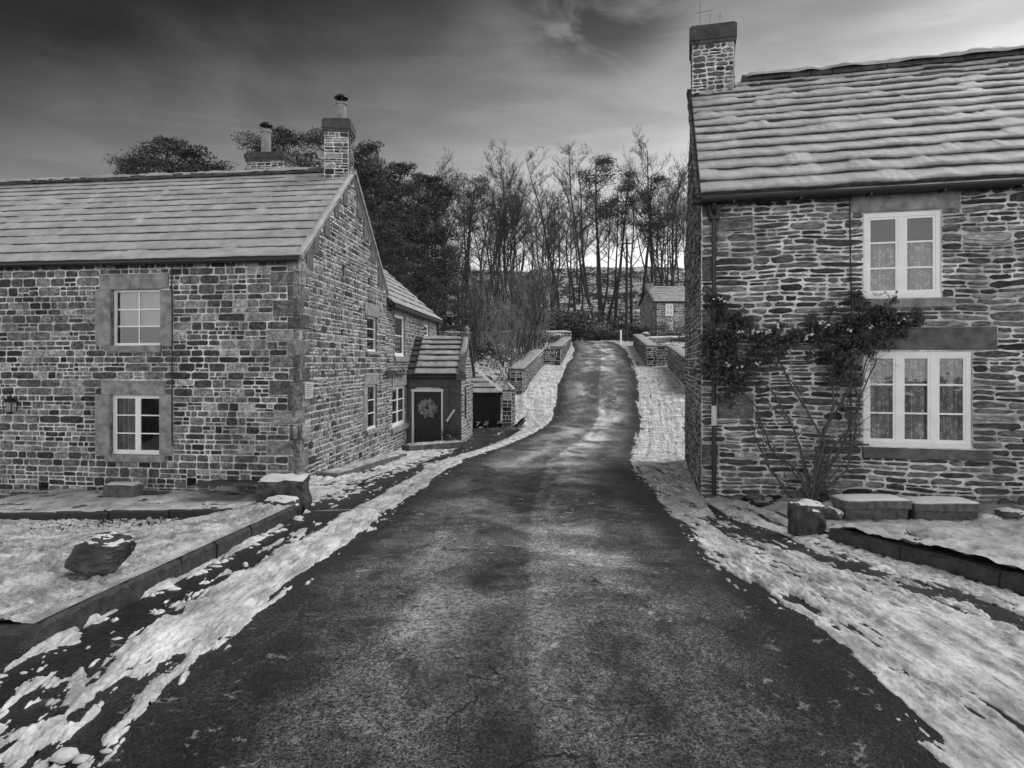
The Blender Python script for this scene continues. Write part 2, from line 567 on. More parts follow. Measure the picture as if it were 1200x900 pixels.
# potholes and the broken patch
patch = np.exp(-(((RX + 0.10) / 0.33) ** 2 + ((RY - 5.9) / 0.75) ** 2)) + 0.7 * np.exp(-(((RX + 0.1) / 0.2) ** 2 + ((RY - 3.9) / 0.5) ** 2)) + 0.6 * np.exp(-(((RX - 1.0) / 0.3) ** 2 + ((RY - 5.0) / 0.35) ** 2))
hole = sst(patch * (0.4 + fbm(RX * 5, RY * 5, 31, 4)), 0.42, 0.52)
RZ = RZ - 0.013 * hole + (fbm(RX * 9, RY * 9, 77, 3) - 0.5) * 0.006 + (fbm(RX * 1.3, RY * 1.3, 78, 2) - 0.5) * 0.012
RZ = RZ - 0.006 * hole * fbm(RX * 22, RY * 22, 12, 2)
edge = sst(np.abs(RX - (xl(RY) + xr(RY)) / 2) - (xr(RY) - xl(RY)) / 2, -0.75, 0.0)
edge = np.clip(edge * (0.75 + 0.5 * fbm(RX * 2, RY, 3, 3)), 0, 1)
edge = np.maximum(edge, 0.5 * hole * sst(fbm(RX * 9, RY * 9, 19, 4), 0.38, 0.55))
salt_lift = (1 - sst(np.abs(RX - (xl(RY) + xr(RY)) / 2 - 0.05), 0.7, 1.7)) * sst(RY, 2.6, 4.5)
salt_lift = salt_lift * np.interp(RY, [2, 5, 8, 14, 60], [0.6, 0.95, 1.2, 1.0, 1.0]) + 0.35 * sst(RY, 9, 14)  # lighter colour added up the road to offset the right house's shade
ring = np.exp(-((patch * (0.4 + fbm(RX * 5, RY * 5, 31, 4)) - 0.40) / 0.035) ** 2) * (fbm(RX * 4, RY * 3, 90, 3) > 0.52)
salt_lift = salt_lift + 0.7 * ring
cx_ = RX - (xl(RY) + xr(RY)) / 2 - 0.06 + 0.05 * (fbm(RY * 1.5, RY * 0, 44, 3) - 0.5)
seam = sst(cx_, -0.02, 0.05) * (1 - sst(cx_, 0.65, 1.2))
wear_shade = 0.72 + 0.62 * seam + 0.25 * np.exp(-((cx_ + 0.75) / 0.28) ** 2)
wear_shade = wear_shade * (0.75 + 0.5 * fbm(RX * 2.5, RY * 0.5, 47, 4)) * np.interp(RY, [2.4, 4.5, 9, 14], [0.72, 1.05, 1.4, 1.3])  # besides wear, lightens the farther asphalt against the house shadow, darkens it nearby
edge = np.maximum(edge, 0.8 * sst(np.abs(cx_), 0.9, 1.5) * (1 - sst(RY, 3.5, 6.5)))  # asphalt colour darkened towards the near corners, like a vignette
sheet('road', RX, RY, RZ, np.ones_like(RX, bool), 'asphalt', attrs={'edge': edge, 'salt_lift': salt_lift, 'wear_shade': wear_shade})

sx_, sy_ = np.meshgrid(np.linspace(-9, KLX + 0.06, 60), np.linspace(0.6, 3.99, 40))
sheet('road', sx_, sy_, prof(sy_) - 0.006, np.ones_like(sx_, bool), 'asphalt', attrs={'edge': sx_ * 0 + 0.6, 'salt_lift': sx_ * 0, 'wear_shade': sx_ * 0 + 0.8})

# ---- snow lying on the verges, worn through by wheels and feet
vy = np.concatenate([np.geomspace(1.6, 34, 760), np.arange(34.1, 64, 0.12)])


def fan(n, lim_lo, lim_hi, yy):
    u = np.linspace(0, 1, n)
    return lim_lo[:, None] + (lim_hi - lim_lo)[:, None] * u[None, :], np.repeat(yy[:, None], n, 1)


# left verge
lo = np.where(vy < 9.6, KLX + 0.005, np.where(vy < 13.2, -3.9, -4.6 + 0.0625 * (vy - 14))); lo = np.where(vy > 30.5, xl(vy) - 6, lo)
lo = np.where((vy > 28) & (vy <= 30.5), -3.6, lo)
VX, VY = fan(230, lo, xl(vy) + 0.5, vy)
lat = xl(VY) - VX
n = 0.45 * fbm(VX * 5.0 + VY * 0.8, VY * 1.1, 21, 6, 0.58) + 0.55 * fbm(lat * 9, VY * 0.55, 28, 5, 0.6); nf = fbm(VX * 16 + VY * 2, VY * 6, 22, 5, 0.6); nb = fbm(VX * 0.9, VY * 0.45, 24, 3)
wid = np.interp(VY, [0, 3, 6, 8, 12, 16, 22, 28, 34], [0.25, 0.40, 0.52, 0.42, 0.5, 0.6, 0.45, 0.9, 2])
berm = sst(lat, -0.12, 0.12) * (1 - sst(lat, wid * 0.75, wid * 1.25))
thin = np.interp(VY, [2, 3.4, 4.6, 26, 30], [0.0, 0.12, 1, 1, 1])
berm = berm * thin
kerbs = np.exp(-((VX - KLX) / 0.10) ** 2) * (VY < 9.5) * sst(fbm(VX * 0 + 3, VY * 2.2, 8, 3), 0.38, 0.6)
wallx = -4.375 + 0.0625 * (VY - 14)
cob = sst(VY, 9.6, 11) * (1 - sst(VX - wallx, 1.0, 1.9)) * (1 - sst(VY, 27, 28.5))
bank = sst(VY, 28.5, 31) * sst(lat, 0.1, 0.4)
cov = np.maximum.reduce([berm, 0.9 * kerbs, 0.85 * cob, 1.2 * bank])
calm = sst(fbm(VX * 1.7, VY * 0.8, 33, 3), 0.42, 0.6)
m = cov * 1.35 + (n - 0.5) * 3.2 + (nf - 0.5) * (0.9 + 1.5 * calm) * (1 - 0.6 * sst(VY, 12, 20)) - 1.2 * sst(-lat, 0.12, 0.35) + (nb - 0.5) * 1.3 - 0.66
cobn = fbm(VX * 9, VY * 9, 41, 2)
h = np.clip(m, -0.6, 1.0) * 0.034
h = np.where(m <= 0, m * 0.06, h); h = np.where(m > 0, h * (0.3 + 1.2 * n) + 0.006 + (nf - 0.5) * (0.012 + 0.03 * calm) * (1 - 0.6 * sst(VY, 12, 20)) * np.clip(m * 3, 0, 1) + cob * (cobn - 0.5) * 0.045 * np.clip(m * 3, 0, 1), h)
VZ = Hverge(VX, VY) + 0.004 + h
sheet('snowy_verge', VX, VY, VZ, (h > -0.02), 'slush')

# right verge
hi = np.where(vy < 7.6, KRX(vy) - 0.02, np.where(vy < 9.3, 3.6, np.where(vy < 12, 3.5, xr(vy) + 4)))
hi = np.where(vy > 40, xr(vy) + 2.2, hi)
VX, VY = fan(330, xr(vy) - 0.5, hi, vy)
lat = VX - xr(VY)
n = 0.4 * fbm(VX * 5.5 + VY * 1.0, VY * 0.8, 51, 6, 0.58) + 0.6 * fbm(lat * 10, VY * 0.40, 58, 6, 0.62); nf = fbm(VX * 18 + VY * 3, VY * 6, 52, 5, 0.6); nb = fbm(VX * 1.1, VY * 0.5, 54, 3)
rut = 0.5 + 0.5 * np.sin((lat * 17 + 2.2 * fbm(VX, VY * 0.4, 60, 2)) )
wpos = KRX(np.minimum(VY, 8.5)) - VX
inner = 1 - 0.62 * np.exp(-((wpos - 0.48) / 0.26) ** 2) * (1 - sst(VY, 8.5, 11))
cov = sst(lat, -0.16, 0.22) * inner * np.interp(VY, [1, 3, 5, 60], [0.85, 0.92, 1, 1])
calm = sst(fbm(VX * 1.5, VY * 0.7, 34, 3), 0.42, 0.6)
m = cov * 1.42 + (n - 0.5) * 3.8 + (nf - 0.5) * (0.8 + 1.6 * calm) * (1 - 0.6 * sst(VY, 12, 20)) - 1.2 * sst(-lat, 0.12, 0.35) + (nb - 0.5) * 1.2 - 0.74 - 0.22 * rut * (VY < 9)
h = np.clip(m, -0.6, 1.0) * 0.036
h = np.where(m <= 0, m * 0.06, h); h = np.where(m > 0, h * (0.3 + 1.2 * n) + 0.006 + (nf - 0.5) * (0.012 + 0.03 * calm) * (1 - 0.6 * sst(VY, 12, 20)) * np.clip(m * 3, 0, 1) - 0.014 * rut * np.clip(m * 3, 0, 1), h)
VZ = Hverge(VX, VY) + 0.004 + h
sheet('snowy_verge', VX, VY, VZ, (h > -0.02), 'slush')

# ---- left lawn (grass sheet + trodden snow)
ly = np.geomspace(4.12, 12.25, 470)
LX, LY = fan(1000, np.full_like(ly, -13.0), np.where(ly < 9.3, KLX - 0.022, -3.4), ly)
base = Hlawn(LX, LY)
sheet('lawn', LX[::6, ::6], LY[::6, ::6], base[::6, ::6] - 0.02, np.ones_like(LX[::6, ::6], bool), 'dark_wood')
n = fbm(LX * 10, LY * 12, 61, 5, 0.66); nb = fbm(LX * 0.8, LY * 0.8, 63, 3)
bare = sst(LY, 8.2, 11.5) * (1 - sst(np.abs(LX + 5.6), 1.2, 3.6)) * 0.5
m = (n - 0.5) * 4.2 + 0.48 + (nb - 0.5) * 1.2 - bare * 1.5 - 0.5 * sst(LY, 11.7, 12.2)
h = np.where(m > 0, 0.004 + np.clip(m, 0, 1.4) * 0.028, m * 0.04)
k_ = sst(KLX - LX, 0.02, 0.22) + (LY > 9.3); h = h * np.clip(k_, 0, 1) + 0.006 * (1 - np.clip(k_, 0, 1))
sheet('snowy_lawn', LX, LY, base + h, h > -0.03, 'snow_lawn')

# ---- right lawn
ly = np.geomspace(1.4, 10.4, 420)
hi = np.full_like(ly, 11.0)
LX, LY = fan(420, np.where(ly < 7.45, KRX(ly) + 0.03, 3.55), hi, ly)
base = Hright(LX, LY)
sheet('lawn', LX[::6, ::6], LY[::6, ::6], base[::6, ::6] - 0.02, np.ones_like(LX[::6, ::6], bool), 'dark_wood')
n = fbm(LX * 3.0, LY * 3.0, 71, 5, 0.5); nf = fbm(LX * 10, LY * 8, 73, 3)
near_k = np.exp(-((LX - KRX(np.minimum(LY, 8)) - 0.35) / 0.22) ** 2) * (LY < 7.4)
foot = sst(LY, 9.35, 10.0)
m = (n - 0.5) * 2.0 + 0.55 - 0.30 * near_k + (nf - 0.5) * 1.3 - 0.75 * foot
h = np.where(m > 0, 0.012 + np.clip(m, 0, 1) * 0.055, m * 0.12)
sheet('snowy_lawn', LX, LY, base + h, h > -0.03, 'snow_smooth')

# ---- path and its low step in front of the left cottage
ly = np.linspace(12.3, 15.6, 90)
LX, LY = fan(500, np.full_like(ly, -16.0), np.full_like(ly, -3.5), ly)
pz = lambda x: Hlawn(x, np.full_like(x, 12.3)) + 0.10
base = pz(LX)
n = fbm(LX * 2.2, LY * 5, 81, 5)
m = (n - 0.5) * 2.4 + 0.42 - 0.5 * sst(LY, 13.6, 14.2) + 0.3 * (fbm(LX * 7, LY * 9, 82, 4) - 0.5)
sheet('path', LX[::5, ::5], LY[::5, ::5], base[::5, ::5] - 0.006, np.ones_like(LX[::5, ::5], bool), 'dressed_dark')
h = np.where(m > 0, 0.008 + np.clip(m, 0, 1) * 0.03, m * 0.1)
sheet('snowy_path', LX, LY, base + h, h > -0.02, 'snow_path')

# ------------------------------------------------------------ walls and stonework
R = random.Random(7)


class Wall:
    """vertical plane from A to B (plan points); o is measured along the outward normal"""
    def __init__(self, A, B, out, k=0.0, z0=0.0):
        self.A = Vector(A); self.B = Vector(B)
        d = self.B - self.A; self.L = d.length; self.d = d / self.L
        n = Vector((self.d.y, -self.d.x))
        if n.dot(Vector(out)) < 0: n = -n
        self.n = n; self.k = k; self.z0 = z0
        self.flip = (self.d.x * n.y - self.d.y * n.x) > 0   # quads wound s,t need flipping

    def P(self, s, t, o=0.0):
        p = self.A + self.d * s + self.n * o
        return (p.x, p.y, self.z0 + t + self.k * s)

    def px(self, u, v):
        """photo pixel (1200 wide) to (s, height)"""
        dx = (u - 600) / 800.0
        # point = y*(dx,1); (point-A).n = 0
        y = self.A.dot(self.n) / (dx * self.n.x + self.n.y)
        p = Vector((dx * y, y))
        return (p - self.A).dot(self.d), EYE + (425 - v) / 800.0 * y


def wquad(mb, W, pts, tone):
    p = [W.P(*q) for q in pts]
    if not W.flip: pass
    else: p = p[::-1]
    mb.poly(p, tone)


def wbox(mb, W, s0, s1, t0, t1, o0, o1, tone=0.5):
    c = [W.P(s0, t0, o0), W.P(s1, t0, o0), W.P(s1, t0, o1), W.P(s0, t0, o1),
         W.P(s0, t1, o0), W.P(s1, t1, o0), W.P(s1, t1, o1), W.P(s0, t1, o1)]
    mb.hexa(c, tone)


def rough_block(mb, W, s0, s1, t0, t1, o0, o1, tone=0.5, rng=R, jit=0.006, bev=0.012):
    """a dressed stone: chamfered, faintly uneven front"""
    e = bev
    ring0 = [(s0, t0), (s1, t0), (s1, t1), (s0, t1)]
    ring1 = [(s0 + e, t0 + e), (s1 - e, t0 + e), (s1 - e, t1 - e), (s0 + e, t1 - e)]
    j = lambda a: a + rng.uniform(-jit, jit)
    P0 = [W.P(a, b, o0) for a, b in ring0]
    P1 = [W.P(j(a), j(b), o1 - e * 0.8) for a, b in ring0]
    P2 = [W.P(a, b, o1 + rng.uniform(-jit, jit) * 0.6) for a, b in ring1]
    i = len(mb.v); mb.v += P0 + P1 + P2
    for r in (0, 1):
        for q in range(4):
            a = i + r * 4 + q; b = i + r * 4 + (q + 1) % 4
            mb.face((a, b, b + 4, a + 4), tone)
    mb.face((i + 8, i + 9, i + 10, i + 11), tone)
    mb.face((i + 3, i + 2, i + 1, i), tone)


def stone(mb, W, s0, s1, t0, t1, g, style, rng, warp=None):
    w, h = s1 - s0 - g, t1 - t0 - g * 0.85
    if w < 0.02 or h < 0.015: return
    cs, ct = (s0 + s1) / 2, (t0 + t1) / 2
    r = rng.random()
    if style == 'coursed':
        tone = (rng.uniform(0.0, 0.2) if r < 0.36 else rng.uniform(0.18, 0.5) if r < 0.84 else rng.uniform(0.5, 0.95))
    elif style == 'gable':
        tone = rng.uniform(0.0, 0.35) if r < 0.25 else rng.uniform(0.25, 0.8)
    else:
        tone = (rng.uniform(0.0, 0.2) if r < 0.3 else rng.uniform(0.15, 0.6) if r < 0.9 else rng.uniform(0.6, 1.0))
    if style == 'rubble':
        npt, ex, jr, ins = 14, 3.2, 0.09, 0.20
        jit = min(h * 0.14, 0.014)
    else:
        npt, ex, jr, ins = 12, 5.5, 0.03, 0.16
        jit = min(h * 0.07, 0.007)
    e = min(0.014, h * ins)
    hh = rng.uniform(0.008, 0.026)
    tilt = rng.uniform(-0.04, 0.04) * (1.0 if style == 'rubble' else 0.25)
    taper = rng.uniform(-0.25, 0.25) if style == 'rubble' else rng.uniform(-0.04, 0.04)
    out, top = [], []
    for i in range(npt):
        a = 2 * math.pi * (i + 0.5) / npt
        ca, sa = math.cos(a), math.sin(a)
        x = math.copysign(abs(ca) ** (2 / ex), ca); y = math.copysign(abs(sa) ** (2 / ex), sa)
        if style != 'rubble' or True:
            # spread points along the long sides
            x = max(-1, min(1, x)); y = max(-1, min(1, y))
        y *= 1 + taper * x * 0.5
        y = max(-1.08, min(1.08, y))
        ps = cs + x * w / 2 + rng.uniform(-jit, jit); pt = ct + y * h / 2 + tilt * x * w / 2 + rng.uniform(-jit, jit)
        qs = cs + (ps - cs) * max(0.2, 1 - 2 * e / w); qt = ct + (pt - ct) * max(0.2, 1 - 2 * e / h)
        if warp:
            ps, pt = warp(ps, pt); qs, qt = warp(qs, qt)
        out.append(W.P(ps, pt, -0.004)); top.append(W.P(qs, qt, hh + rng.uniform(-0.003, 0.003)))
    cw = warp(cs, ct) if warp else (cs, ct)
    i0 = len(mb.v); mb.v += out + top + [W.P(cw[0], cw[1], hh + rng.uniform(-0.002, 0.009))]
    for i in range(npt):
        a, b = i0 + i, i0 + (i + 1) % npt
        c, d = b + npt, a + npt
        if W.flip: mb.face((a, d, c, b), tone); mb.face((d, i0 + 2 * npt, c), tone)
        else: mb.face((a, b, c, d), tone); mb.face((d, c, i0 + 2 * npt), tone)


def unit(mb, W, s0, s1, t0, t1, g, style, rng, hmax, wfac, warp):
    h, w = t1 - t0, s1 - s0
    if h > hmax * rng.uniform(0.8, 1.3) and h > 0.09:
        m = t0 + h * rng.uniform(0.35, 0.65)
        unit(mb, W, s0, s1, t0, m, g, style, rng, hmax, wfac, warp); unit(mb, W, s0, s1, m, t1, g, style, rng, hmax, wfac, warp)
    elif w > h * wfac * rng.uniform(0.6, 1.5) and w > 0.24:
        m = s0 + w * rng.uniform(0.3, 0.7)
        unit(mb, W, s0, m, t0, t1, g, style, rng, hmax, wfac, warp); unit(mb, W, m, s1, t0, t1, g, style, rng, hmax, wfac, warp)
    else:
        stone(mb, W, s0, s1, t0, t1, g, style, rng, warp)


def stones(mb, W, s0, s1, t0, ztop, excl, style, seed, rows=(0.09, 0.2), units=(0.25, 0.7), hmax=0.15, wfac=3.0, g=0.014, warp=None):
    rng = random.Random(seed)
    t = t0
    tmax = max(ztop(s0 + (s1 - s0) * i / 40) for i in range(41))
    while t < tmax - 0.04:
        h = rng.uniform(*rows)
        if style == 'rubble' and rng.random() < 0.25: h *= 1.7
        h = min(h, tmax - t)
        tm = t + h * 0.6
        # free run under the wall's top line
        ok = [s0 + (s1 - s0) * i / 200 for i in range(201) if ztop(s0 + (s1 - s0) * i / 200) > tm]
        if ok:
            a0, a1 = min(ok), max(ok)
            ev = [e for e in excl if e[2] < t + h - 0.001 and e[3] > t + 0.001]
            cuts = sorted(set([a0, a1] + [min(max(c, a0), a1) for e in ev for c in e[:2]]))
            for ca, cb in zip(cuts[:-1], cuts[1:]):
                if cb - ca < 0.03: continue
                mid = (ca + cb) / 2; lo, hi = t, t + h
                for e in excl:
                    if e[0] <= mid <= e[1]:
                        if e[2] <= lo + 0.001 and e[3] >= hi - 0.001: lo = hi; break
                        if e[2] > lo and e[2] < hi: hi = e[2]
                        elif e[3] > lo and e[3] < hi: lo = e[3]
                if hi - lo < 0.03: continue
                x = ca
                while x < cb - 1e-4:
                    w = rng.uniform(*units)
                    if cb - (x + w) < units[0] * 0.6: w = cb - x
                    unit(mb, W, x, x + w, lo, hi, g, style, rng, hmax, wfac, warp)
                    x += w
        t += h


def wall_plane(mb, W, s0, s1, t0, ztop, holes, depth=0.16, tone=2.0, breaks=()):
    """mortar face with real openings and their reveals"""
    bs = sorted(set([s0, s1] + list(breaks) + [c for h in holes for c in h[:2]]))
    for a, b in zip(bs[:-1], bs[1:]):
        if b - a < 1e-5: continue
        hs = sorted([h for h in holes if h[0] <= (a + b) / 2 <= h[1]], key=lambda h: h[2])
        lo = t0
        for h in hs:
            wquad(mb, W, [(a, lo, 0), (b, lo, 0), (b, h[2], 0), (a, h[2], 0)], tone); lo = h[3]
        wquad(mb, W, [(a, lo, 0), (b, lo, 0), (b, ztop(b), 0), (a, ztop(a), 0)], tone)
    for h in holes:
        a, b, c, d = h
        for q in ([(a, c, 0), (a, d, 0), (a, d, -depth), (a, c, -depth)], [(b, d, 0), (b, c, 0), (b, c, -depth), (b, d, -depth)],
                  [(a, d, 0), (b, d, 0), (b, d, -depth), (a, d, -depth)], [(b, c, 0), (a, c, 0), (a, c, -depth), (b, c, -depth)]):
            mb.poly([W.P(*x) for x in q], 0.4)


def quoins(mb, W, side, t0, t1, seed, long=0.52, short=0.24, hr=(0.24, 0.34), s_end=None, out=0.03):
    """alternating corner stones at s=0 (side=0) or s=L (side=1); returns the areas they cover"""
    rng = random.Random(seed); t = t0; k = 0; ex = []
    while t < t1 - 0.08:
        h = min(rng.uniform(*hr), t1 - t)
        w = (long if k % 2 else short) * rng.uniform(0.85, 1.12)
        a, b = (-out, w) if side == 0 else (W.L - w, W.L + out)
        tone = rng.choice([0.25, 0.4, 0.5, 0.6, 0.75]) * rng.uniform(0.7, 1.1)
        rough_block(mb, W, a, b, t + 0.008, t + h - 0.008, -0.10, out + rng.uniform(-0.008, 0.004), tone, rng, 0.008, 0.016)
        ex.append((a, b + 0.008 if side == 0 else b, t, t + h) if side == 0 else (a - 0.008, b, t, t + h))
        t += h; k += 1
    return ex


def surround(parent, W, o, lintel=None, sill=None, jambs=(), mat='dressed', out=0.035):
    """lintel, sill and jambs of one window, each a sub-part"""
    rng = random.Random(int(o[0] * 1000))
    def blk(nm, r, oo, dep):
        mb = MB(); rough_block(mb, W, r[0], r[1], r[2], r[3], -dep, oo, 0.5, rng, 0.008, 0.014); mb.build(nm, mat, parent)
    if lintel: blk('lintel', lintel, out, 0.10)
    if sill: blk('sill', sill, out + 0.045, 0.15)
    for j in jambs: blk('jamb', j, out - 0.006, 0.11)


def window(parent, W, o, cols, rows, back=0.10, fr=0.055, mull=0.075, bar=0.024, curtain=None, rsplit=None, cov=(0, 1), hcov=(0, 1), name='window', deep=0.05):
    s0, s1, t0, t1 = o
    mb = MB()
    b0, b1 = -back - deep, -back
    wbox(mb, W, s0, s1, t0, t0 + fr * 1.15, b0, b1 + 0.012); wbox(mb, W, s0, s1, t1 - fr, t1, b0, b1 + 0.002)
    wbox(mb, W, s0, s0 + fr, t0 + fr * 1.15, t1 - fr, b0, b1); wbox(mb, W, s1 - fr, s1, t0 + fr * 1.15, t1 - fr, b0, b1)
    i0, i1 = s0 + fr, s1 - fr; j0, j1 = t0 + fr * 1.15, t1 - fr
    cw = (i1 - i0 - mull * (cols - 1)) / cols
    for c in range(cols - 1):
        x = i0 + (c + 1) * cw + c * mull
        wbox(mb, W, x, x + mull, j0, j1, b0, b1 - 0.004)
    inner = fr * 0.55
    for c in range(cols):
        x = i0 + c * (cw + mull)
        if mull > 0.05:  # casement stiles
            wbox(mb, W, x, x + inner, j0, j1, b0, b1 - 0.014); wbox(mb, W, x + cw - inner, x + cw, j0, j1, b0, b1 - 0.014)
            wbox(mb, W, x + inner, x + cw - inner, j0, j0 + inner * 1.2, b0, b1 - 0.014); wbox(mb, W, x + inner, x + cw - inner, j1 - inner, j1, b0, b1 - 0.014)
        ys = rsplit or [k / rows for k in range(1, rows)]
        for f in ys:
            y = j0 + (j1 - j0) * f
            wbox(mb, W, x + inner * 0.9, x + cw - inner * 0.9, y - bar / 2, y + bar / 2, b0 + 0.008, b1 - 0.018)
    w = mb.build(name, 'white_paint', parent)
    mb = MB(); wquad(mb, W, [(i0, j0, b0 + 0.018), (i1, j0, b0 + 0.018), (i1, j1, b0 + 0.018), (i0, j1, b0 + 0.018)], 0.5)
    mb.build('glass', 'glass', w)
    if curtain:
        mb = MB(); nn = 90
        a = i0 + (i1 - i0) * cov[0]; b = i0 + (i1 - i0) * cov[1]
        c0 = j0 + (j1 - j0) * hcov[0]; c1 = j0 + (j1 - j0) * hcov[1]
        amp = 0.0 if curtain == 'blind' else 0.03
        pr = []
        for k in range(nn + 1):
            x = a + (b - a) * k / nn
            oo = b0 - 0.05 + amp * math.sin(x * 52 + 2 * math.sin(x * 9)) + amp * 0.6 * math.sin(x * 23)
            pr.append((x, oo))
        for (x0, o0), (x1, o1) in zip(pr[:-1], pr[1:]):
            wquad(mb, W, [(x0, c0, o0), (x1, c0, o1), (x1, c1, o1), (x0, c1, o0)], 0.5)
        mb.build('blind' if curtain == 'blind' else 'curtain', curtain, w, smooth=True)
    return w


def roof(parent, E0, E1, G0, G1, n, seed, slab=0.05, gapw=0.02, snow=0.035, bare=None, name='roof', snow_name='snow', over=0.0, step=0.045, inset=0.0, gapamp=0.02):
    """stone slate courses from the eave line E0-E1 up to the ridge line G0-G1, snow lying on each course"""
    rng = random.Random(seed)
    E0, E1, G0, G1 = map(Vector, (E0, E1, G0, G1))
    nrm = (E1 - E0).cross(G0 - E0).normalized()
    if nrm.z < 0: nrm = -nrm
    L = (E1 - E0).length; H = (G0 - E0).length
    P = lambda s, v, o=0.0: (E0.lerp(E1, s / L)).lerp(G0.lerp(G1, s / L), v) + nrm * o
    mb = MB()
    base = [P(0, 0, -0.06), P(L, 0, -0.06), P(L, 1, -0.06), P(0, 1, -0.06), P(0, 0, 0), P(L, 0, 0), P(L, 1, 0), P(0, 1, 0)]
    mb.hexa(base, 0.3)
    # courses get narrower towards the ridge
    wts = [1.25 - 0.5 * j / n for j in range(n)]; tot = sum(wts); vs = [0]
    for w in wts: vs.append(vs[-1] + w / tot)
    for j in range(n):
        x = -rng.uniform(0, 0.4)
        while x < L:
            w = rng.uniform(0.3, 0.75); a, b = max(x, 0), min(x + w - 0.006, L); x += w
            if b - a < 0.03: continue
            v0 = vs[j] - rng.uniform(0, 0.006); v1 = min(vs[j + 1] + 0.02, 1)
            oj = rng.uniform(-0.004, 0.006)
            lo_, hi_ = slab + oj, 0.012
            mb.hexa([P(a, v0, 0.001), P(b, v0, 0.001), P(b, v1, 0.0), P(a, v1, 0.0), P(a, v0, lo_), P(b, v0, lo_), P(b, v1, hi_), P(a, v1, hi_)], rng.random())
    r = mb.build(name, 'slate', parent)
    # snow
    ns = int(L / step) + 1
    S = np.linspace(inset, L - 0.0, ns)
    sb = MB(); i0 = 0
    for j in range(n):
        v0, v1 = vs[j], vs[j + 1]
        wd = (v1 - v0) * H
        gap = gapw + gapamp * (fbm(S * 1.8, S * 0 + j * 7.7, seed + 3, 6, 0.62) - 0.42) * 2.4
        gap = np.maximum(gap, -0.012) + 0.006 * (vn(S * 11, S * 0 + j * 3, seed + 9) - 0.5)
        th = snow * (0.55 + 0.9 * fbm(S * 2.4, S * 0 + j * 5.1, seed + 5, 5, 0.6))
        bury = snow * 0.7 * sst(fbm(S * 1.9, S * 0 + j * 9.3, seed + 6, 4), 0.55, 0.72)
        if bare is not None:
            bb = bare(S, (v0 + v1) / 2, seed + j)
            gap = gap + bb * wd
        gap = np.minimum(gap, wd * 0.8)
        prof_ = [(0.0, 0.0), (-0.016, 0.35), (-0.012, 0.75), (0.012, 1.0), (0.06, 1.06), (0.45, 0.9), (1.0, 0.55)]
        for q, (du, dh) in enumerate(prof_):
            if q < 5:
                uu = gap + du
            else: uu = gap + (wd * 1.02 - gap) * du
            f = np.clip(uu / wd, 0, 1)
            surf = slab * (1 - f) + 0.012 * f
            lump = (vn(S * 5, S * 0 + uu * 6 + j, seed + 8) - 0.5) * 0.012
            hgt = surf + th * dh + (lump if q > 2 else 0) + (bury if q == 6 else (bury * 0.4 if q == 5 else 0))
            for s, u, h_ in zip(S, uu, hgt):
                sb.v.append(tuple(P(s, v0 + u / H, h_)))
        for q in range(6):
            for k in range(ns - 1):
                a = i0 + q * ns + k
                sb.face((a, a + 1, a + 1 + ns, a + ns))
        # close the ends
        sb.face(tuple(i0 + q * ns for q in range(7)))
        sb.face(tuple(i0 + q * ns + ns - 1 for q in range(7))[::-1])
        i0 = len(sb.v)
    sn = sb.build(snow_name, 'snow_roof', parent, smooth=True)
    return P, L, H


def snow_strip(pts, w, h, mat='snow', name='snow_cap', parent=None, seed=1, step=0.05, rag=0.02, side=None, lumps=0.0):
    """rounded snow lying along the top of something: pts = centre line"""
    P3 = [Vector(p) for p in pts]; out = []
    for a, b in zip(P3[:-1], P3[1:]):
        k = max(2, int((b - a).length / step))
        for i in range(k): out.append(a.lerp(b, i / k))
    out.append(P3[-1]); n = len(out)
    mb = MB(); prof_ = [(-1, 0), (-1.02, 0.5), (-0.8, 0.92), (-0.3, 1.05), (0.3, 1.05), (0.8, 0.92), (1.02, 0.5), (1, 0)]
    acc = 0
    for i, p in enumerate(out):
        d = out[min(i + 1, n - 1)] - out[max(i - 1, 0)]; d.z = 0; d.normalize()
        if side is not None: d = Vector((-side[1], side[0], 0))
        q = Vector((d.y, -d.x, 0)); acc += step
        e = min(1.0, (0.3 + 0.7 * min(i, n - 1 - i) / 2.0))
        for u, v in prof_:
            jj = (float(vn(acc * 4, u * 2, seed)) - 0.5) * 2
            jh = 0.6 + 0.9 * float(fbm(acc * 2.2, u * 0.7, seed + 3, 3)) + lumps * (float(vn(acc * 7, u, seed + 8)) - 0.5)
            mb.v.append(tuple(p + q * (u * (w / 2 + jj * rag) * (0.85 + 0.15 * e)) + Vector((0, 0, v * h * jh * e))))
    for i in range(n - 1):
        for u in range(7):
            a = i * 8 + u; mb.face((a, a + 8, a + 9, a + 1))
    mb.face(tuple(range(8))); mb.face(tuple((n - 1) * 8 + u for u in range(8))[::-1])
    return mb.build(name, mat, parent, smooth=True)


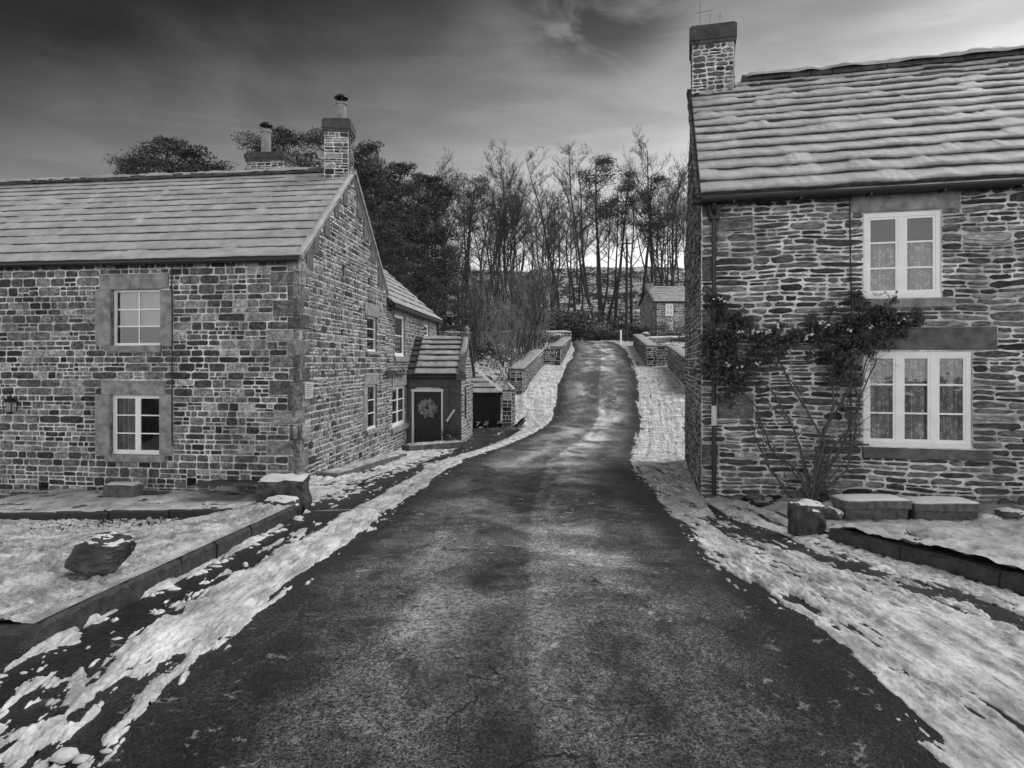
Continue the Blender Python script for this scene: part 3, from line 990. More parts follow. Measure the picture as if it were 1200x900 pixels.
def rock(name, mat, c, size, seed, label=None, cat=None, block=0.0, rz=0.0, parent=None, cap=0.0, group=None, sub=4, amp=0.12, lean=(0, 0), thr=0.62, ridge=0.0):
    import bmesh
    bm = bmesh.new()
    if block: 
        bmesh.ops.create_cube(bm, size=1.0); bmesh.ops.subdivide_edges(bm, edges=bm.edges[:], cuts=9, use_grid_fill=True)
    else: bmesh.ops.create_icosphere(bm, subdivisions=sub, radius=0.5)
    c_, s_ = math.cos(rz), math.sin(rz)
    frng = random.Random(seed); planes = []
    for _ in range(14 if ridge else 0):
        q = Vector((frng.gauss(0, 1), frng.gauss(0, 1), frng.gauss(.2, .8))).normalized(); planes.append((q, frng.uniform(.30, .46)))
    for v in bm.verts:
        p = v.co.copy()
        for q, dd in planes:
            k = p.dot(q)
            if k > dd: p = p * (dd / k)
        if block:
            r = p.normalized() * 0.62
            p = p.lerp(r, block)
        nz = mnoise.noise(p * 2.2 + Vector((seed, seed * 2, 0))) * amp + mnoise.noise(p * 6 + Vector((seed, 0, 3))) * amp * 0.35 + mnoise.noise(p * 14) * amp * 0.2 + (mnoise.noise(Vector((p.x * 5, p.y * 5, p.z * 22))) * amp * 0.35 if ridge else 0)
        p = p * (1 + nz * 2)
        x, y, z = p.x * size[0], p.y * size[1], p.z * size[2]
        x += lean[0] * (z + size[2] / 2); y += lean[1] * (z + size[2] / 2)
        v.co = Vector((x * c_ - y * s_, x * s_ + y * c_, z + size[2] * 0.42))
    me = bpy.data.meshes.new(name); bm.to_mesh(me); 
    me.materials.append(M[mat])
    me.polygons.foreach_set('use_smooth', [not block and not ridge] * len(me.polygons))
    o = bpy.data.objects.new(name, me); COL.objects.link(o); o.location = c; ORG[o.name] = Vector(c)
    if label: tag(o, label, cat, group)
    if cap:
        bm2 = bmesh.new(); bm2.from_mesh(me); bm2.normal_update()
        kill = []
        for f in bm2.faces:
            ctr = f.calc_center_median()
            k = f.normal.z + 0.5 * mnoise.noise(ctr * 9 + Vector((seed, 1, 1))) 
            if k < thr or ctr.z < size[2] * 0.45: kill.append(f)
        bmesh.ops.delete(bm2, geom=kill, context='FACES')
        seen = set(); comps = []
        for f in bm2.faces:
            if f in seen: continue
            st = [f]; seen.add(f); cp = []
            while st:
                g_ = st.pop(); cp.append(g_)
                for e_ in g_.edges:
                    for h_ in e_.link_faces:
                        if h_ not in seen: seen.add(h_); st.append(h_)
            comps.append(cp)
        comps.sort(key=len, reverse=True)
        small = [f for cp in comps[2:] for f in cp]
        if small: bmesh.ops.delete(bm2, geom=small, context='FACES')
        for v in bm2.verts:
            bd = v.is_boundary
            v.co += Vector((0, 0, (0.004 if bd else cap * (0.7 + 0.6 * mnoise.noise(v.co * 8)))))
        m2 = bpy.data.meshes.new('snow_cap'); bm2.to_mesh(m2); m2.materials.append(M['snow'])
        m2.polygons.foreach_set('use_smooth', [True] * len(m2.polygons))
        s = bpy.data.objects.new('snow_cap', m2); COL.objects.link(s); s.parent = o; ORG[s.name] = Vector(c)
        bm2.free()
    bm.free()
    return o


def rect(W, u0, v0, u1, v1):
    s0, ta = W.px(u0, v0); s1, tb = W.px(u1, v1)
    _, tc = W.px(u0, v1)
    um = (u0 + u1) / 2
    _, T = W.px(um, v0); _, B = W.px(um, v1)
    return (min(s0, s1), max(s0, s1), B, T)


# ============================================================ LEFT COTTAGE
LC = Vector((-4.375, 14.0)); gx = lambda d: -4.375 + 0.0625 * (d - 14)
fdir = Vector((-0.9904, 0.1376))
lc = empty('stone_cottage', (-7.0, 17.0, -1.0), 'large sandstone cottage on the left with snowy roof, two front windows and gable chimney', 'cottage')
WF = Wall(LC, LC + fdir * 11.5, (0, -1))
REAR = Vector((gx(21.25), 21.25)); APEX_D = 17.62
WG = Wall(LC, REAR, (1, 0))
far_l = LC + fdir * 11.5
WB = Wall(REAR, REAR + fdir * 11.5, (0, 1)); WE = Wall(far_l, REAR + fdir * 11.5, (-1, 0))
zE, zR = 3.86, 6.50
sA = (Vector((gx(APEX_D), APEX_D)) - LC).length
gtop = lambda s: zE + (zR - zE) * (s / sA if s < sA else (WG.L - s) / (WG.L - sA)) if 0 <= s <= WG.L else zE
UW = rect(WF, 130, 339, 188, 405); LW = rect(WF, 129, 463, 187, 533)
sur_u = dict(lintel=rect(WF, 117, 321, 198, 339), sill=rect(WF, 124, 405, 190, 413), jambs=[rect(WF, 112, 340, 130, 405), rect(WF, 188, 340, 203, 405)])
sur_l = dict(lintel=rect(WF, 119, 446, 194, 463), sill=rect(WF, 125, 533, 196, 541), jambs=[rect(WF, 112, 463, 129, 533), rect(WF, 187, 463, 203, 533)])
mb = MB()
exF = quoins(mb, WF, 0, -1.05, 3.80, 3, 0.62, 0.22)
exF += [UW, LW] + [sur_u['lintel'], sur_u['sill'], sur_l['lintel'], sur_l['sill']] + sur_u['jambs'] + sur_l['jambs']
vents = [rect(WF, 45, 565, 57, 575), rect(WF, 219, 560, 230, 570)]
# a large pale stone course or two scattered in the wall
wall_plane(mb, WF, 0, WF.L, -1.6, lambda s: zE, [UW, LW] + vents)
stones(mb, WF, 0, WF.L, -1.25, lambda s: zE - 0.02, exF + vents, 'coursed', 11, (0.12, 0.23), (0.24, 0.70), 0.19, 3.2, 0.020)
# gable
gw = {}
GU = rect(WG, 430, 371, 442, 412); GL = rect(WG, 430, 451, 442, 503)
gsur_u = dict(lintel=rect(WG, 427, 356, 443, 371), sill=rect(WG, 428, 412, 443.5, 416), jambs=())
gsur_l = dict(lintel=rect(WG, 427, 438, 443, 451), sill=rect(WG, 428, 503, 443.5, 508), jambs=[rect(WG, 426, 451, 430, 503)])
exG = quoins(mb, WG, 0, -1.0, 3.80, 9, 0.30, 0.62)
slits = [rect(WG, 401, 310, 404, 325), rect(WG, 431, 325, 433.5, 334)]
exG += [GU, GL, gsur_u['lintel'], gsur_u['sill'], gsur_l['lintel'], gsur_l['sill']] + gsur_l['jambs'] + slits
wall_plane(mb, WG, 0, WG.L, -2.0, gtop, [GU, GL] + slits, breaks=(sA,))
w_front = mb.build('wall', 'stone_left', lc, tone=True)
mb = MB()
stones(mb, WG, 0, WG.L, -1.6, lambda s: gtop(s) - 0.06, exG, 'gable', 12, (0.13, 0.21), (0.24, 0.6), 0.18, 2.6, 0.022)
mb.build('gable_wall', 'stone_gable', lc, tone=True)
mb = MB()
wall_plane(mb, WB, 0, WB.L, -2.0, lambda s: zE, []); wall_plane(mb, WE, 0, WE.L, -2.0, lambda s: zE + (zR - zE) * (1 - abs(s / WE.L * 2 - 1)), [], breaks=(WE.L / 2,))
mb.build('rear_wall', 'stone_left', lc, tone=True)
# windows
w = window(lc, WF, UW, 1, 2, 0.10, 0.05, 0.03, 0.03, 'blind', hcov=(0.34, 1.0), rsplit=[0.33, 0.66])
mb = MB(); c = (UW[0] + UW[1]) / 2; wbox(mb, WF, c - 0.012, c + 0.012, UW[2] + 0.06, UW[3] - 0.05, -0.145, -0.115); mb.build('glazing_bar', 'white_paint', w)
surround(w, WF, UW, **sur_u)
w = window(lc, WF, LW, 2, 3, 0.09, 0.05, 0.07, 0.026, 'curtain', cov=(0.50, 0.98))
surround(w, WF, LW, **sur_l)
for o, su in ((GU, gsur_u), (GL, gsur_l)):
    w = window(lc, WG, o, 1, 3, 0.06, 0.06, 0.05, 0.03)
    surround(w, WG, o, **su)
# roof
nrm2 = WF.n
ov = 0.16
E_R = LC + Vector((0.06, -ov)); E_L = far_l + Vector((-0.1, -ov))
kz = (zR - zE) / (APEX_D - 14.0)
Rr = Vector((gx(APEX_D) + 0.05, APEX_D)); Rl = Rr + fdir * 11.6
roof(lc, (*E_R, zE - ov * kz + 0.10), (*E_L, zE - ov * kz + 0.10), (*Rr, zR + 0.12), (*Rl, zR + 0.12), 13, 5, 0.038, 0.0, 0.026, gapamp=0.022, step=0.035)
Er = REAR + Vector((0.05, ov)); El = Er + fdir * 11.6
mb = MB()
mb.hexa([(*Rr, zR + 0.0), (*Rl, zR + 0.0), (*El, zE - 0.1), (*Er, zE - 0.1), (*Rr, zR + 0.14), (*Rl, zR + 0.14), (*El, zE + 0.05), (*Er, zE + 0.05)])
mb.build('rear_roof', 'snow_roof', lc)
# ridge stones with snow
mb = MB(); x = 0.35
rr = random.Random(3)
while x < 11.4:
    w_ = rr.uniform(0.4, 0.6); p = Rr + fdir * (x + w_ / 2)
    mb.box(p.x, p.y, zR + 0.17 + rr.uniform(-0.01, 0.01), w_ - 0.015, 0.30, 0.10, 0.5, math.atan2(fdir.y, fdir.x)); x += w_
mb.build('ridge', 'slate', lc)
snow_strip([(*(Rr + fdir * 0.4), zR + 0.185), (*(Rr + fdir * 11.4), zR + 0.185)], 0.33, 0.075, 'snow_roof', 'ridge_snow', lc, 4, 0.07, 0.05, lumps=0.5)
# verge: thin coping on the gable with a line of snow
mb = MB(); a3, b3 = Vector((*E_R, zE - ov * kz + 0.06)), Vector((*Rr, zR + 0.08))
off = Vector((0.07, 0, 0))
mb.hexa([a3 + off * -1, a3 + off, b3 + off, b3 - off, a3 - off + Vector((0, 0, .07)), a3 + off + Vector((0, 0, .07)), b3 + off + Vector((0, 0, .07)), b3 - off + Vector((0, 0, .07))])
c3 = Vector((*REAR, zE - 0.02)) + Vector((0, .1, 0))
mb.hexa([b3 + off * -1, b3 + off, c3 + off, c3 - off, b3 - off + Vector((0, 0, .12)), b3 + off + Vector((0, 0, .12)), c3 + off + Vector((0, 0, .12)), c3 - off + Vector((0, 0, .12))])
mb.build('verge_coping', 'dressed', lc)
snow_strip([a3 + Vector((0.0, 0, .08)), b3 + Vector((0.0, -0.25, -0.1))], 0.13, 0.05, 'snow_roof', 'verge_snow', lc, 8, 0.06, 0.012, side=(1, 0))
# big flat stones under the verge
for q, (fs, wdt) in enumerate(((0.1, .5), (0.22, .4), (0.42, .42), (0.62, .36), (0.8, .4))):
    mb = MB(); s = sA * fs; zt = gtop(s) - 0.05
    c = [WG.P(s, zt - wdt * 0.75, -0.05), WG.P(s + wdt * .8, zt - wdt * .75, -0.05), WG.P(s + wdt * .8, zt - wdt * .75, 0.035), WG.P(s, zt - wdt * .75, 0.035),
         WG.P(s, zt, -0.05), WG.P(s + wdt * .8, gtop(s + wdt * .8) - 0.05, -0.05), WG.P(s + wdt * .8, gtop(s + wdt * .8) - 0.05, 0.035), WG.P(s, zt, 0.035)]
    mb.hexa(c); mb.build('verge_stone', 'dressed_dark', lc)
for q, fs in enumerate((0.12, 0.3, 0.5, 0.72)):
    mb = MB(); s = sA + (WG.L - sA) * fs; wdt = 0.5; s1_ = s + wdt
    c = [WG.P(s, gtop(s1_) - .25, -0.05), WG.P(s1_, gtop(s1_) - .25, -0.05), WG.P(s1_, gtop(s1_) - .25, 0.035), WG.P(s, gtop(s1_) - .25, 0.035),
         WG.P(s, gtop(s) - 0.05, -0.05), WG.P(s1_, gtop(s1_) - 0.05, -0.05), WG.P(s1_, gtop(s1_) - 0.05, 0.035), WG.P(s, gtop(s) - 0.05, 0.035)]
    mb.hexa(c); mb.build('verge_stone', 'dressed_dark', lc)


def gutter(parent, A, B, z0, z1, r=0.06, brackets=True):
    mb = MB(); A = Vector(A); B = Vector(B)
    mb.tube([(*A, z0), (*B, z1)], r, 10)
    mb.tube([(A.x, A.y, z0 + r * .9), (B.x, B.y, z1 + r * .9)], r * 0.3, 5)
    n_ = int((B - A).length / 0.9)
    for i in range(n_):
        p = A.lerp(B, (i + .5) / n_); mb.box(p.x, p.y + 0.05, (z0 + z1) / 2 - 0.01, 0.03, 0.16, r * 2.4)
    return mb.build('gutter', 'black_iron', parent)


gutter(lc, E_R + Vector((0, -0.04)), E_L + Vector((0, -0.04)), zE - 0.06, zE - 0.06, 0.055)
# thin black downpipe beside the windows
s_, _ = WF.px(203.5, 400); mb = MB()
mb.tube([WF.P(s_, 3.72, 0.06), WF.P(s_, 2.5, 0.05), WF.P(s_ + 0.005, 0.5, 0.05), WF.P(s_, -0.05, 0.05)], 0.014, 6); mb.build('cable', 'black_iron', lc)
# chimney on the gable
def chimney(parent, cx, cy, z0, z1, sx, sy, rz, seed, cap=0.28, pots=(), style='coursed', mat='stone_left', capo=0.07, name='chimney', dark=True):
    mb = MB(); c, s = math.cos(rz), math.sin(rz)
    cor = [Vector((cx + x * c - y * s, cy + x * s + y * c)) for x, y in ((-sx / 2, -sy / 2), (sx / 2, -sy / 2), (sx / 2, sy / 2), (-sx / 2, sy / 2))]
    ctr = Vector((cx, cy))
    for i in range(4):
        A, B = cor[i], cor[(i + 1) % 4]
        W = Wall(A, B, ((A + B) / 2 - ctr)); W.flip = (W.d.x * W.n.y - W.d.y * W.n.x) > 0
        wall_plane(mb, W, 0, W.L, z0, lambda s_: z1 - cap, [])
        stones(mb, W, 0.0, W.L, z0, lambda s_: z1 - cap, [], style, seed + i, (0.10, 0.16), (0.2, 0.5), 0.14, 2.4, 0.016)
    ch = mb.build(name, mat, parent, tone=True)
    mb = MB()
    mb.box(cx, cy, z1 - cap + 0.04, sx + capo, sy + capo, 0.08, .4, rz)
    mb.box(cx, cy, z1 - cap / 2 + 0.04, sx + capo * 1.6, sy + capo * 1.6, cap - 0.08, .4, rz)
    mb.box(cx, cy, z1 + 0.02, sx + capo * 0.6, sy + capo * 0.6, 0.04, .4, rz)
    mb.build('chimney_cap', 'slate', ch)
    for (px_, py_, r_, h_, cowl) in pots:
        mb = MB(); mb.lathe((px_, py_, z1), [(r_ * 1.1, 0), (r_ * 1.12, 0.05), (r_ * .95, 0.08), (r_ * .9, h_ * .9), (r_ * 1.08, h_ * .92), (r_ * 1.08, h_), (r_ * .8, h_), (r_ * .75, h_ - .1)], 16)
        mb.build('chimney_pot', 'clay', ch, smooth=False)
        if cowl:
            mb = MB()
            for k in range(4):
                a = k * math.pi / 2 + .4; q = (px_ + r_ * .85 * math.cos(a), py_ + r_ * .85 * math.sin(a))
                mb.tube([(q[0], q[1], z1 + h_ - .02), (q[0], q[1], z1 + h_ + .13)], 0.014, 4)
            mb.lathe((px_, py_, z1 + h_ + .12), [(r_ * 1.25, 0), (r_ * 1.2, 0.03), (r_ * .6, 0.09), (0.01, 0.11)], 14)
            mb.build('cowl', 'black_iron', ch)
    return ch


chx = gx(17.6) - 0.31
chimney(lc, chx, 17.62, 6.2, 7.84, 0.60, 0.72, 0.06, 41, 0.30, [(chx + 0.06, 17.6, 0.145, 0.55, True)])
# second stack, behind the ridge
y2 = 18.7; x2 = -283 / 800 * y2
chimney(lc, x2, y2, 5.5, 7.34, 1.05, 0.6, -0.13, 47, 0.20, [(x2 - 0.12, y2, 0.14, 0.72, True)])
# air bricks
for v_ in vents:
    mb = MB()
    for k in range(4):
        s = v_[0] + (v_[1] - v_[0]) * (k + .5) / 4; wbox(mb, WF, s - .008, s + .008, v_[2], v_[3], -0.05, -0.03)
    mb.build('air_vent', 'black_iron', lc)

# notice plate on the gable corner
pl = rect(WG, 355, 448, 364, 467)
mb = MB(); wbox(mb, WG, *pl, 0.03, 0.05)
sg = mb.build('wall_notice', 'sign', None, origin=WG.P(pl[0], pl[2], 0.03)); tag(sg, 'small pale notice plate fixed to the corner of the left cottage gable', 'sign')
mb = MB()
for k in range(7):
    z = pl[3] - 0.04 - k * (pl[3] - pl[2] - 0.06) / 7; wbox(mb, WG, pl[0] + .03, pl[1] - (.03 if k % 3 else .12), z - .012, z, 0.05, 0.052)
mb.build('lettering', 'lettering', sg)

# wall lantern on the far left
s_, t_ = WF.px(19.5, 475)
ln = empty('wall_lantern', WF.P(s_, t_, 0), 'black wall lantern with bright panes on the left cottage front at the left edge', 'lantern')


def lantern(parent, c, w, h, arm=None):
    x, y, z = c; mb = MB()
    for sx in (-1, 1):
        for sy in (-1, 1):
            mb.tube([(x + sx * w * .38, y + sy * w * .38, z - h * .35), (x + sx * w * .5, y + sy * w * .5, z + h * .2)], w * .05, 4)
    mb.lathe((x, y, z + h * .2), [(w * .72, 0), (w * .75, h * .03), (w * .45, h * .2), (w * .12, h * .28), (w * .1, h * .36), (0.004, h * .4)], 8)
    mb.lathe((x, y, z - h * .45), [(0.01, 0), (w * .25, h * .04), (w * .42, h * .09), (w * .42, h * .11)], 8)
    if arm: mb.tube(arm, w * .06, 5)
    mb.build('frame', 'black_iron', parent)
    mb = MB(); mb.lathe((x, y, z - h * .35), [(w * .46, 0), (w * .6, h * .55)], 4)
    mb.build('pane', 'glass', parent)


p = WF.P(s_, t_, 0.16)
lantern(ln, p, 0.19, 0.40, [WF.P(s_, t_ + .1, 0), WF.P(s_, t_ + .16, .08), (p[0], p[1], p[2] + .13)])
mb = MB()
for k in (-1, 0, 1): mb.tube([(p[0] + k * .045, p[1] - .02, p[2] - .12), (p[0] + k * .045, p[1] - .02, p[2] + .05)], 0.014, 6)
mb.build('lamp_tube', 'white_paint', ln)

# ============================================================ WING along the road
wg = empty('roadside_wing', (-5.5, 25.5, -1.0), 'lower stone wing behind the left gable with snowy roof and tall roadside windows', 'house')
FAR = Vector((gx(30.4), 30.4)); W2 = Wall(REAR + Vector((0.0, 0.02)), FAR, (1, 0))
wz, wr = 3.60, 6.3
WU = rect(W2, 462.5, 369, 474.5, 418); WL = rect(W2, 459.5, 452, 475.5, 499); WS = rect(W2, 497, 380, 503, 396)
su_u = dict(lintel=rect(W2, 461.5, 358, 476, 369), sill=rect(W2, 461.5, 418, 477, 424), jambs=())
su_l = dict(lintel=rect(W2, 459, 440, 476, 452), sill=rect(W2, 458, 499, 477, 505), jambs=())
su_s = dict(lintel=rect(W2, 496, 374, 505, 380), sill=rect(W2, 496, 396, 505, 399), jambs=())
mb = MB()
exc = [WU, WL, WS] + [d_[k] for d_ in (su_u, su_l, su_s) for k in ('lintel', 'sill')]
wall_plane(mb, W2, 0, W2.L, -2.2, lambda s: wz, [WU, WL, WS])
stones(mb, W2, 0, W2.L, -1.9, lambda s: wz, exc, 'gable', 15, (0.12, 0.2), (0.25, 0.6), 0.15, 2.2, 0.02)
q = Vector((-0.998, 0.0625)); W3 = Wall(FAR, FAR + Vector((-6, 0)), (0, 1))
wall_plane(mb, W3, 0, 6, -2.2, lambda s: wz + (wr - wz) * (1 - abs(s / 3 - 1)), [], breaks=(3,))
mb.build('wall', 'stone_gable', wg, tone=True)
for o, su, c_, r_ in ((WU, su_u, 1, 2), (WL, su_l, 2, 3), (WS, su_s, 1, 2)):
    w = window(wg, W2, o, c_, r_, 0.05, 0.07, 0.06, 0.035, 'curtain' if o is WU else None)
    surround(w, W2, o, **su)
eo = 0.2
roof(wg, (gx(30.5) + eo, 30.5, wz - .05), (gx(21.3) + eo, 21.3, wz - .05), (gx(30.5) - 3.0, 30.5, wr + .05), (gx(21.3) - 3.0, 21.3, wr + .05), 10, 19, 0.05, 0.0, 0.03, gapamp=0.012, step=0.1)
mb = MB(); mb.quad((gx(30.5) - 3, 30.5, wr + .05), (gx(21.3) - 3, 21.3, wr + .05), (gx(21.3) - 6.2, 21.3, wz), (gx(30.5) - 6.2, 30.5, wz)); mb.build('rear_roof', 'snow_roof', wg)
gutter(wg, Vector((gx(30.5) + eo + .03, 30.5)), Vector((gx(21.3) + eo + .03, 21.35)), wz - .12, wz - .12, 0.06)
mb = MB(); mb.tube([(gx(30.3) + .07, 30.3, wz - .1), (gx(30.3) + .07, 30.3, -1)], .045, 8); mb.build('downpipe', 'black_iron', wg)
# lantern hanging off the far end of the wing
p = (-76.5 / 800 * 31.2, 31.2, EYE + 51 / 800 * 31.2)
hl = empty('hanging_lantern', p, 'large black hexagonal lantern hanging by the far corner of the roadside wing above the porch', 'lantern')
lantern(hl, p, 0.5, 0.85, [(gx(30.4), 30.45, p[2] + .1), (gx(30.4), 30.8, p[2] + .38), (p[0], p[1], p[2] + .38)])
# vine on the wing wall
mb = MB()
for k in range(7):
    s0_, t0_ = W2.px(463, 437); pts = []
    for i in range(8):
        pts.append(W2.P(s0_ - 1.6 + i * .38 + R.uniform(-.05, .05), t0_ + .12 * math.sin(i * .9 + k) + R.uniform(-.08, .08), 0.04 + R.random() * .08))
    mb.tube(pts, 0.012, 4)
v_ = mb.build('wall_vine', 'bark', None, origin=W2.P(0.5, 0, 0)); tag(v_, 'bare twining vine over the lower window of the roadside wing', 'vine')

# ============================================================ PORCH
PZ0 = -1.30; pd0, pd1 = 24.3, 27.2; pxr = -1.80
pr = empty('stone_porch', (-2.8, 25.7, PZ0), 'gabled stone porch with snowy slab roof and black plank door wearing a wreath', 'porch')
pA = Vector((gx(24.3), 24.3)); pB = Vector((pxr, 24.3)); pC = Vector((pxr + .06 * 2.9 + 0.05, 27.2)); pD = Vector((gx(27.2), 27.2))
WPf = Wall(pA, pB, (0, -1)); WPg = Wall(pB, pC, (1, 0)); WPr = Wall(pC, pD, (0, 1))
DO = rect(WPf, 482.5, 457, 519, 528)
DO = (DO[0], DO[1], PZ0 + .02, DO[3])
pe, pk = 1.27, 2.62
mb = MB(); wall_plane(mb, WPf, 0, WPf.L, PZ0 - .3, lambda s: pe, [DO], 0.25, 0.4)
mb.build('front_wall', 'grey_paint', pr)
mb = MB(); gt_ = lambda s: pe + (pk - pe) * (1 - abs(s / WPg.L * 2 - 1))
slit = rect(WPg, 544.2, 453, 546.6, 491)
wall_plane(mb, WPg, 0, WPg.L, PZ0 - .3, gt_, [slit], 0.12, breaks=(WPg.L / 2,))
stones(mb, WPg, 0, WPg.L, PZ0 - .2, lambda s: gt_(s) - .05, [slit], 'gable', 71, (0.12, 0.2), (0.25, 0.6), 0.15, 2.2, 0.03)
wall_plane(mb, WPr, 0, WPr.L, PZ0 - .3, lambda s: pe, [])
mb.build('gable_wall', 'stone_gable', pr, tone=True)
# raised pilaster and lintel of the porch front
mb = MB(); rough_block(mb, WPf, WPf.L - .40, WPf.L - .03, PZ0, pe - .05, -.02, .05, .5); mb.build('pilaster', 'grey_paint', pr)
mb = MB(); rough_block(mb, WPf, 0.05, WPf.L - .42, DO[3] + .10, pe - .05, -.02, .045, .5); mb.build('lintel', 'grey_paint', pr)
mb = MB()
wbox(mb, WPf, DO[0], DO[0] + .07, DO[2], DO[3], -.10, .0); wbox(mb, WPf, DO[1] - .055, DO[1], DO[2], DO[3], -.10, .03); wbox(mb, WPf, DO[0] - .02, DO[1] + .02, DO[3] - .06, DO[3] + .03, -.10, .06)
mb.build('door_frame', 'white_paint', pr)
mb = MB(); nb = 9
for k in range(nb):
    a = DO[0] + .07 + (DO[1] - DO[0] - .14) * k / nb; b = DO[0] + .07 + (DO[1] - DO[0] - .14) * (k + 1) / nb
    wbox(mb, WPf, a + .004, b - .004, DO[2], DO[3] - .06, -.13, -.09)
wbox(mb, WPf, DO[0] + .05, DO[1] - .05, DO[2], DO[3], -.16, -.131)
dr = mb.build('door', 'door_paint', pr)
mb = MB(); wbox(mb, WPf, DO[1] - .17, DO[1] - .13, DO[2] + .9, DO[2] + 1.05, -.09, -.06); mb.tube([WPf.P(DO[1] - .15, DO[2] + 1.0, -.06), WPf.P(DO[1] - .27, DO[2] + 1.0, -.045)], .012, 6); mb.build('handle', 'black_iron', dr)
snow_strip([WPf.P(DO[0] + .1, DO[3] + .03, .03), WPf.P(DO[1] - .05, DO[3] + .03, .03)], .09, .06, 'snow', 'door_snow', pr, 3, .05, .01)
# porch roof, both slopes
ap0 = (pA.x + .05, 25.75, pk + .02); ap1 = (pxr + .06 * 1.45 + .08, 25.75, pk + .02)
roof(pr, (pA.x - .06, 24.16, pe - .03), (pxr - .05, 24.16, pe - .03), (gx(25.75) - .02, 25.75, pk + .05), (pxr + .0, 25.75, pk + .05), 7, 88, 0.07, 0.03, 0.045, gapamp=0.01, step=0.06, inset=0.33)
mb = MB(); mb.hexa([(gx(25.75), 25.75, pk - .05), (pxr + .05, 25.75, pk - .05), (pxr + .2, 27.3, pe - .1), (gx(27.3), 27.3, pe - .1), (gx(25.75), 25.75, pk + .06), (pxr + .05, 25.75, pk + .06), (pxr + .2, 27.3, pe + .02), (gx(27.3), 27.3, pe + .02)]); mb.build('rear_roof', 'slate', pr)
mb = MB()  # raised coping on the porch gable
def slabbar(mb, a, b, w, h):
    a, b = Vector(a), Vector(b); o = Vector((w / 2, 0, 0)); u = Vector((0, 0, h))
    mb.hexa([a - o, a + o, b + o, b - o, a - o + u, a + o + u, b + o + u, b - o + u])
slabbar(mb, (pxr, 24.12, pe + .02), (pxr + .09, 25.75, pk + .1), .26, .10)
slabbar(mb, (pxr + .09, 25.75, pk + .1), (pxr + .19, 27.32, pe + .02), .26, .10)
mb.box(pxr, 24.2, pe - .08, .34, .26, .24)
mb.box(pxr + .19, 27.25, pe - .05, .30, .2, .2)
mb.build('gable_coping', 'dressed_dark', pr)
snow_strip([(pxr - .02, 24.35, pe + .22), (pxr + .07, 25.55, pk - .02 + .05)], .2, .06, 'snow_roof', 'coping_snow', pr, 12, .06, .015, side=(1, 0))
mb = MB(); mb.lathe((pxr + .09, 25.75, pk + .15), [(.10, 0), (.11, .06), (.06, .1), (.1, .17), (.11, .22), (.05, .3), (0.01, .32)], 10); mb.build('finial', 'dressed', pr, smooth=True)
gutter(pr, Vector((pA.x - .02, 24.10)), Vector((pxr - .18, 24.10)), pe - .08, pe - .08, .05)
mb = MB(); mb.tube([(pA.x - .0, 24.18, pe - .1), (pA.x - .0, 24.2, PZ0)], .035, 6); mb.build('downpipe', 'black_iron', pr)
mb = MB()
a = WPf.px(524, 493); b = WPf.px(532.5, 480.5)
mb.tube([WPf.P(a[0], a[1], .0), WPf.P(a[0], a[1], .14), WPf.P(b[0], b[1], .14), WPf.P(b[0], b[1], .0)], .035, 8); mb.build('handrail', 'white_paint', pr)
# the wreath on the door
wc = WPf.px(501, 478.5); wcp = WPf.P(wc[0], wc[1], -.02)
mb = MB(); rw = random.Random(5)
for i in range(900):
    a = rw.uniform(0, 2 * math.pi); r0 = .17 + rw.gauss(0, .05); ln_ = rw.uniform(.06, .16)
    c = Vector((math.cos(a) * r0, 0, math.sin(a) * r0)); d = Vector((math.cos(a + rw.gauss(0, .7)), rw.uniform(-.9, .15), math.sin(a + rw.gauss(0, .7)))).normalized()
    s = d.cross(Vector((rw.gauss(0, 1), 1, rw.gauss(0, 1)))).normalized() * .014
    c += Vector(wcp); mb.quad(c - s, c + d * ln_ * .6 - s * 1.4, c + d * ln_, c + s)
wr_ = mb.build('wreath', 'wreath_leaf' if 'wreath_leaf' in M else 'blossom', None, origin=wcp)
tag(wr_, 'round leafy door wreath hanging on the black porch door', 'wreath')
# pot with snowy plant by the door
pp = (-73 / 800 * 23.9, 23.95, PZ0 + .12)
pt = empty('plant_pot', pp, 'barrel shaped plant pot with snow on its plant beside the porch door', 'plant pot')
mb = MB(); mb.lathe(pp, [(.13, 0), (.17, .1), (.19, .2), (.2, .27), (.17, .27), (.15, .2)], 16); mb.build('pot', 'dressed_dark', pt)
mb = MB()
for i in range(300):
    a = rw.uniform(0, 6.28); r_ = rw.uniform(0, .17); c = Vector((pp[0] + r_ * math.cos(a), pp[1] + r_ * math.sin(a), pp[2] + .26)); d = Vector((math.cos(a) * r_ * 2, math.sin(a) * r_ * 2, rw.uniform(.1, .5 if i % 5 == 0 else .2)))
    s = Vector((rw.uniform(-1, 1), rw.uniform(-1, 1), 0)) * .018; mb.quad(c - s, c + d * .6 - s, c + d, c + s)
mb.build('plant', 'leaf', pt)
rock('snow_cap', 'snow', (pp[0], pp[1], pp[2] + .25), (.3, .3, .13), 4)
_s = [o for o in COL.objects if o.name.startswith('snow_cap')][-1]; _s.parent = pt; _s.location = Vector((0, 0, .25))

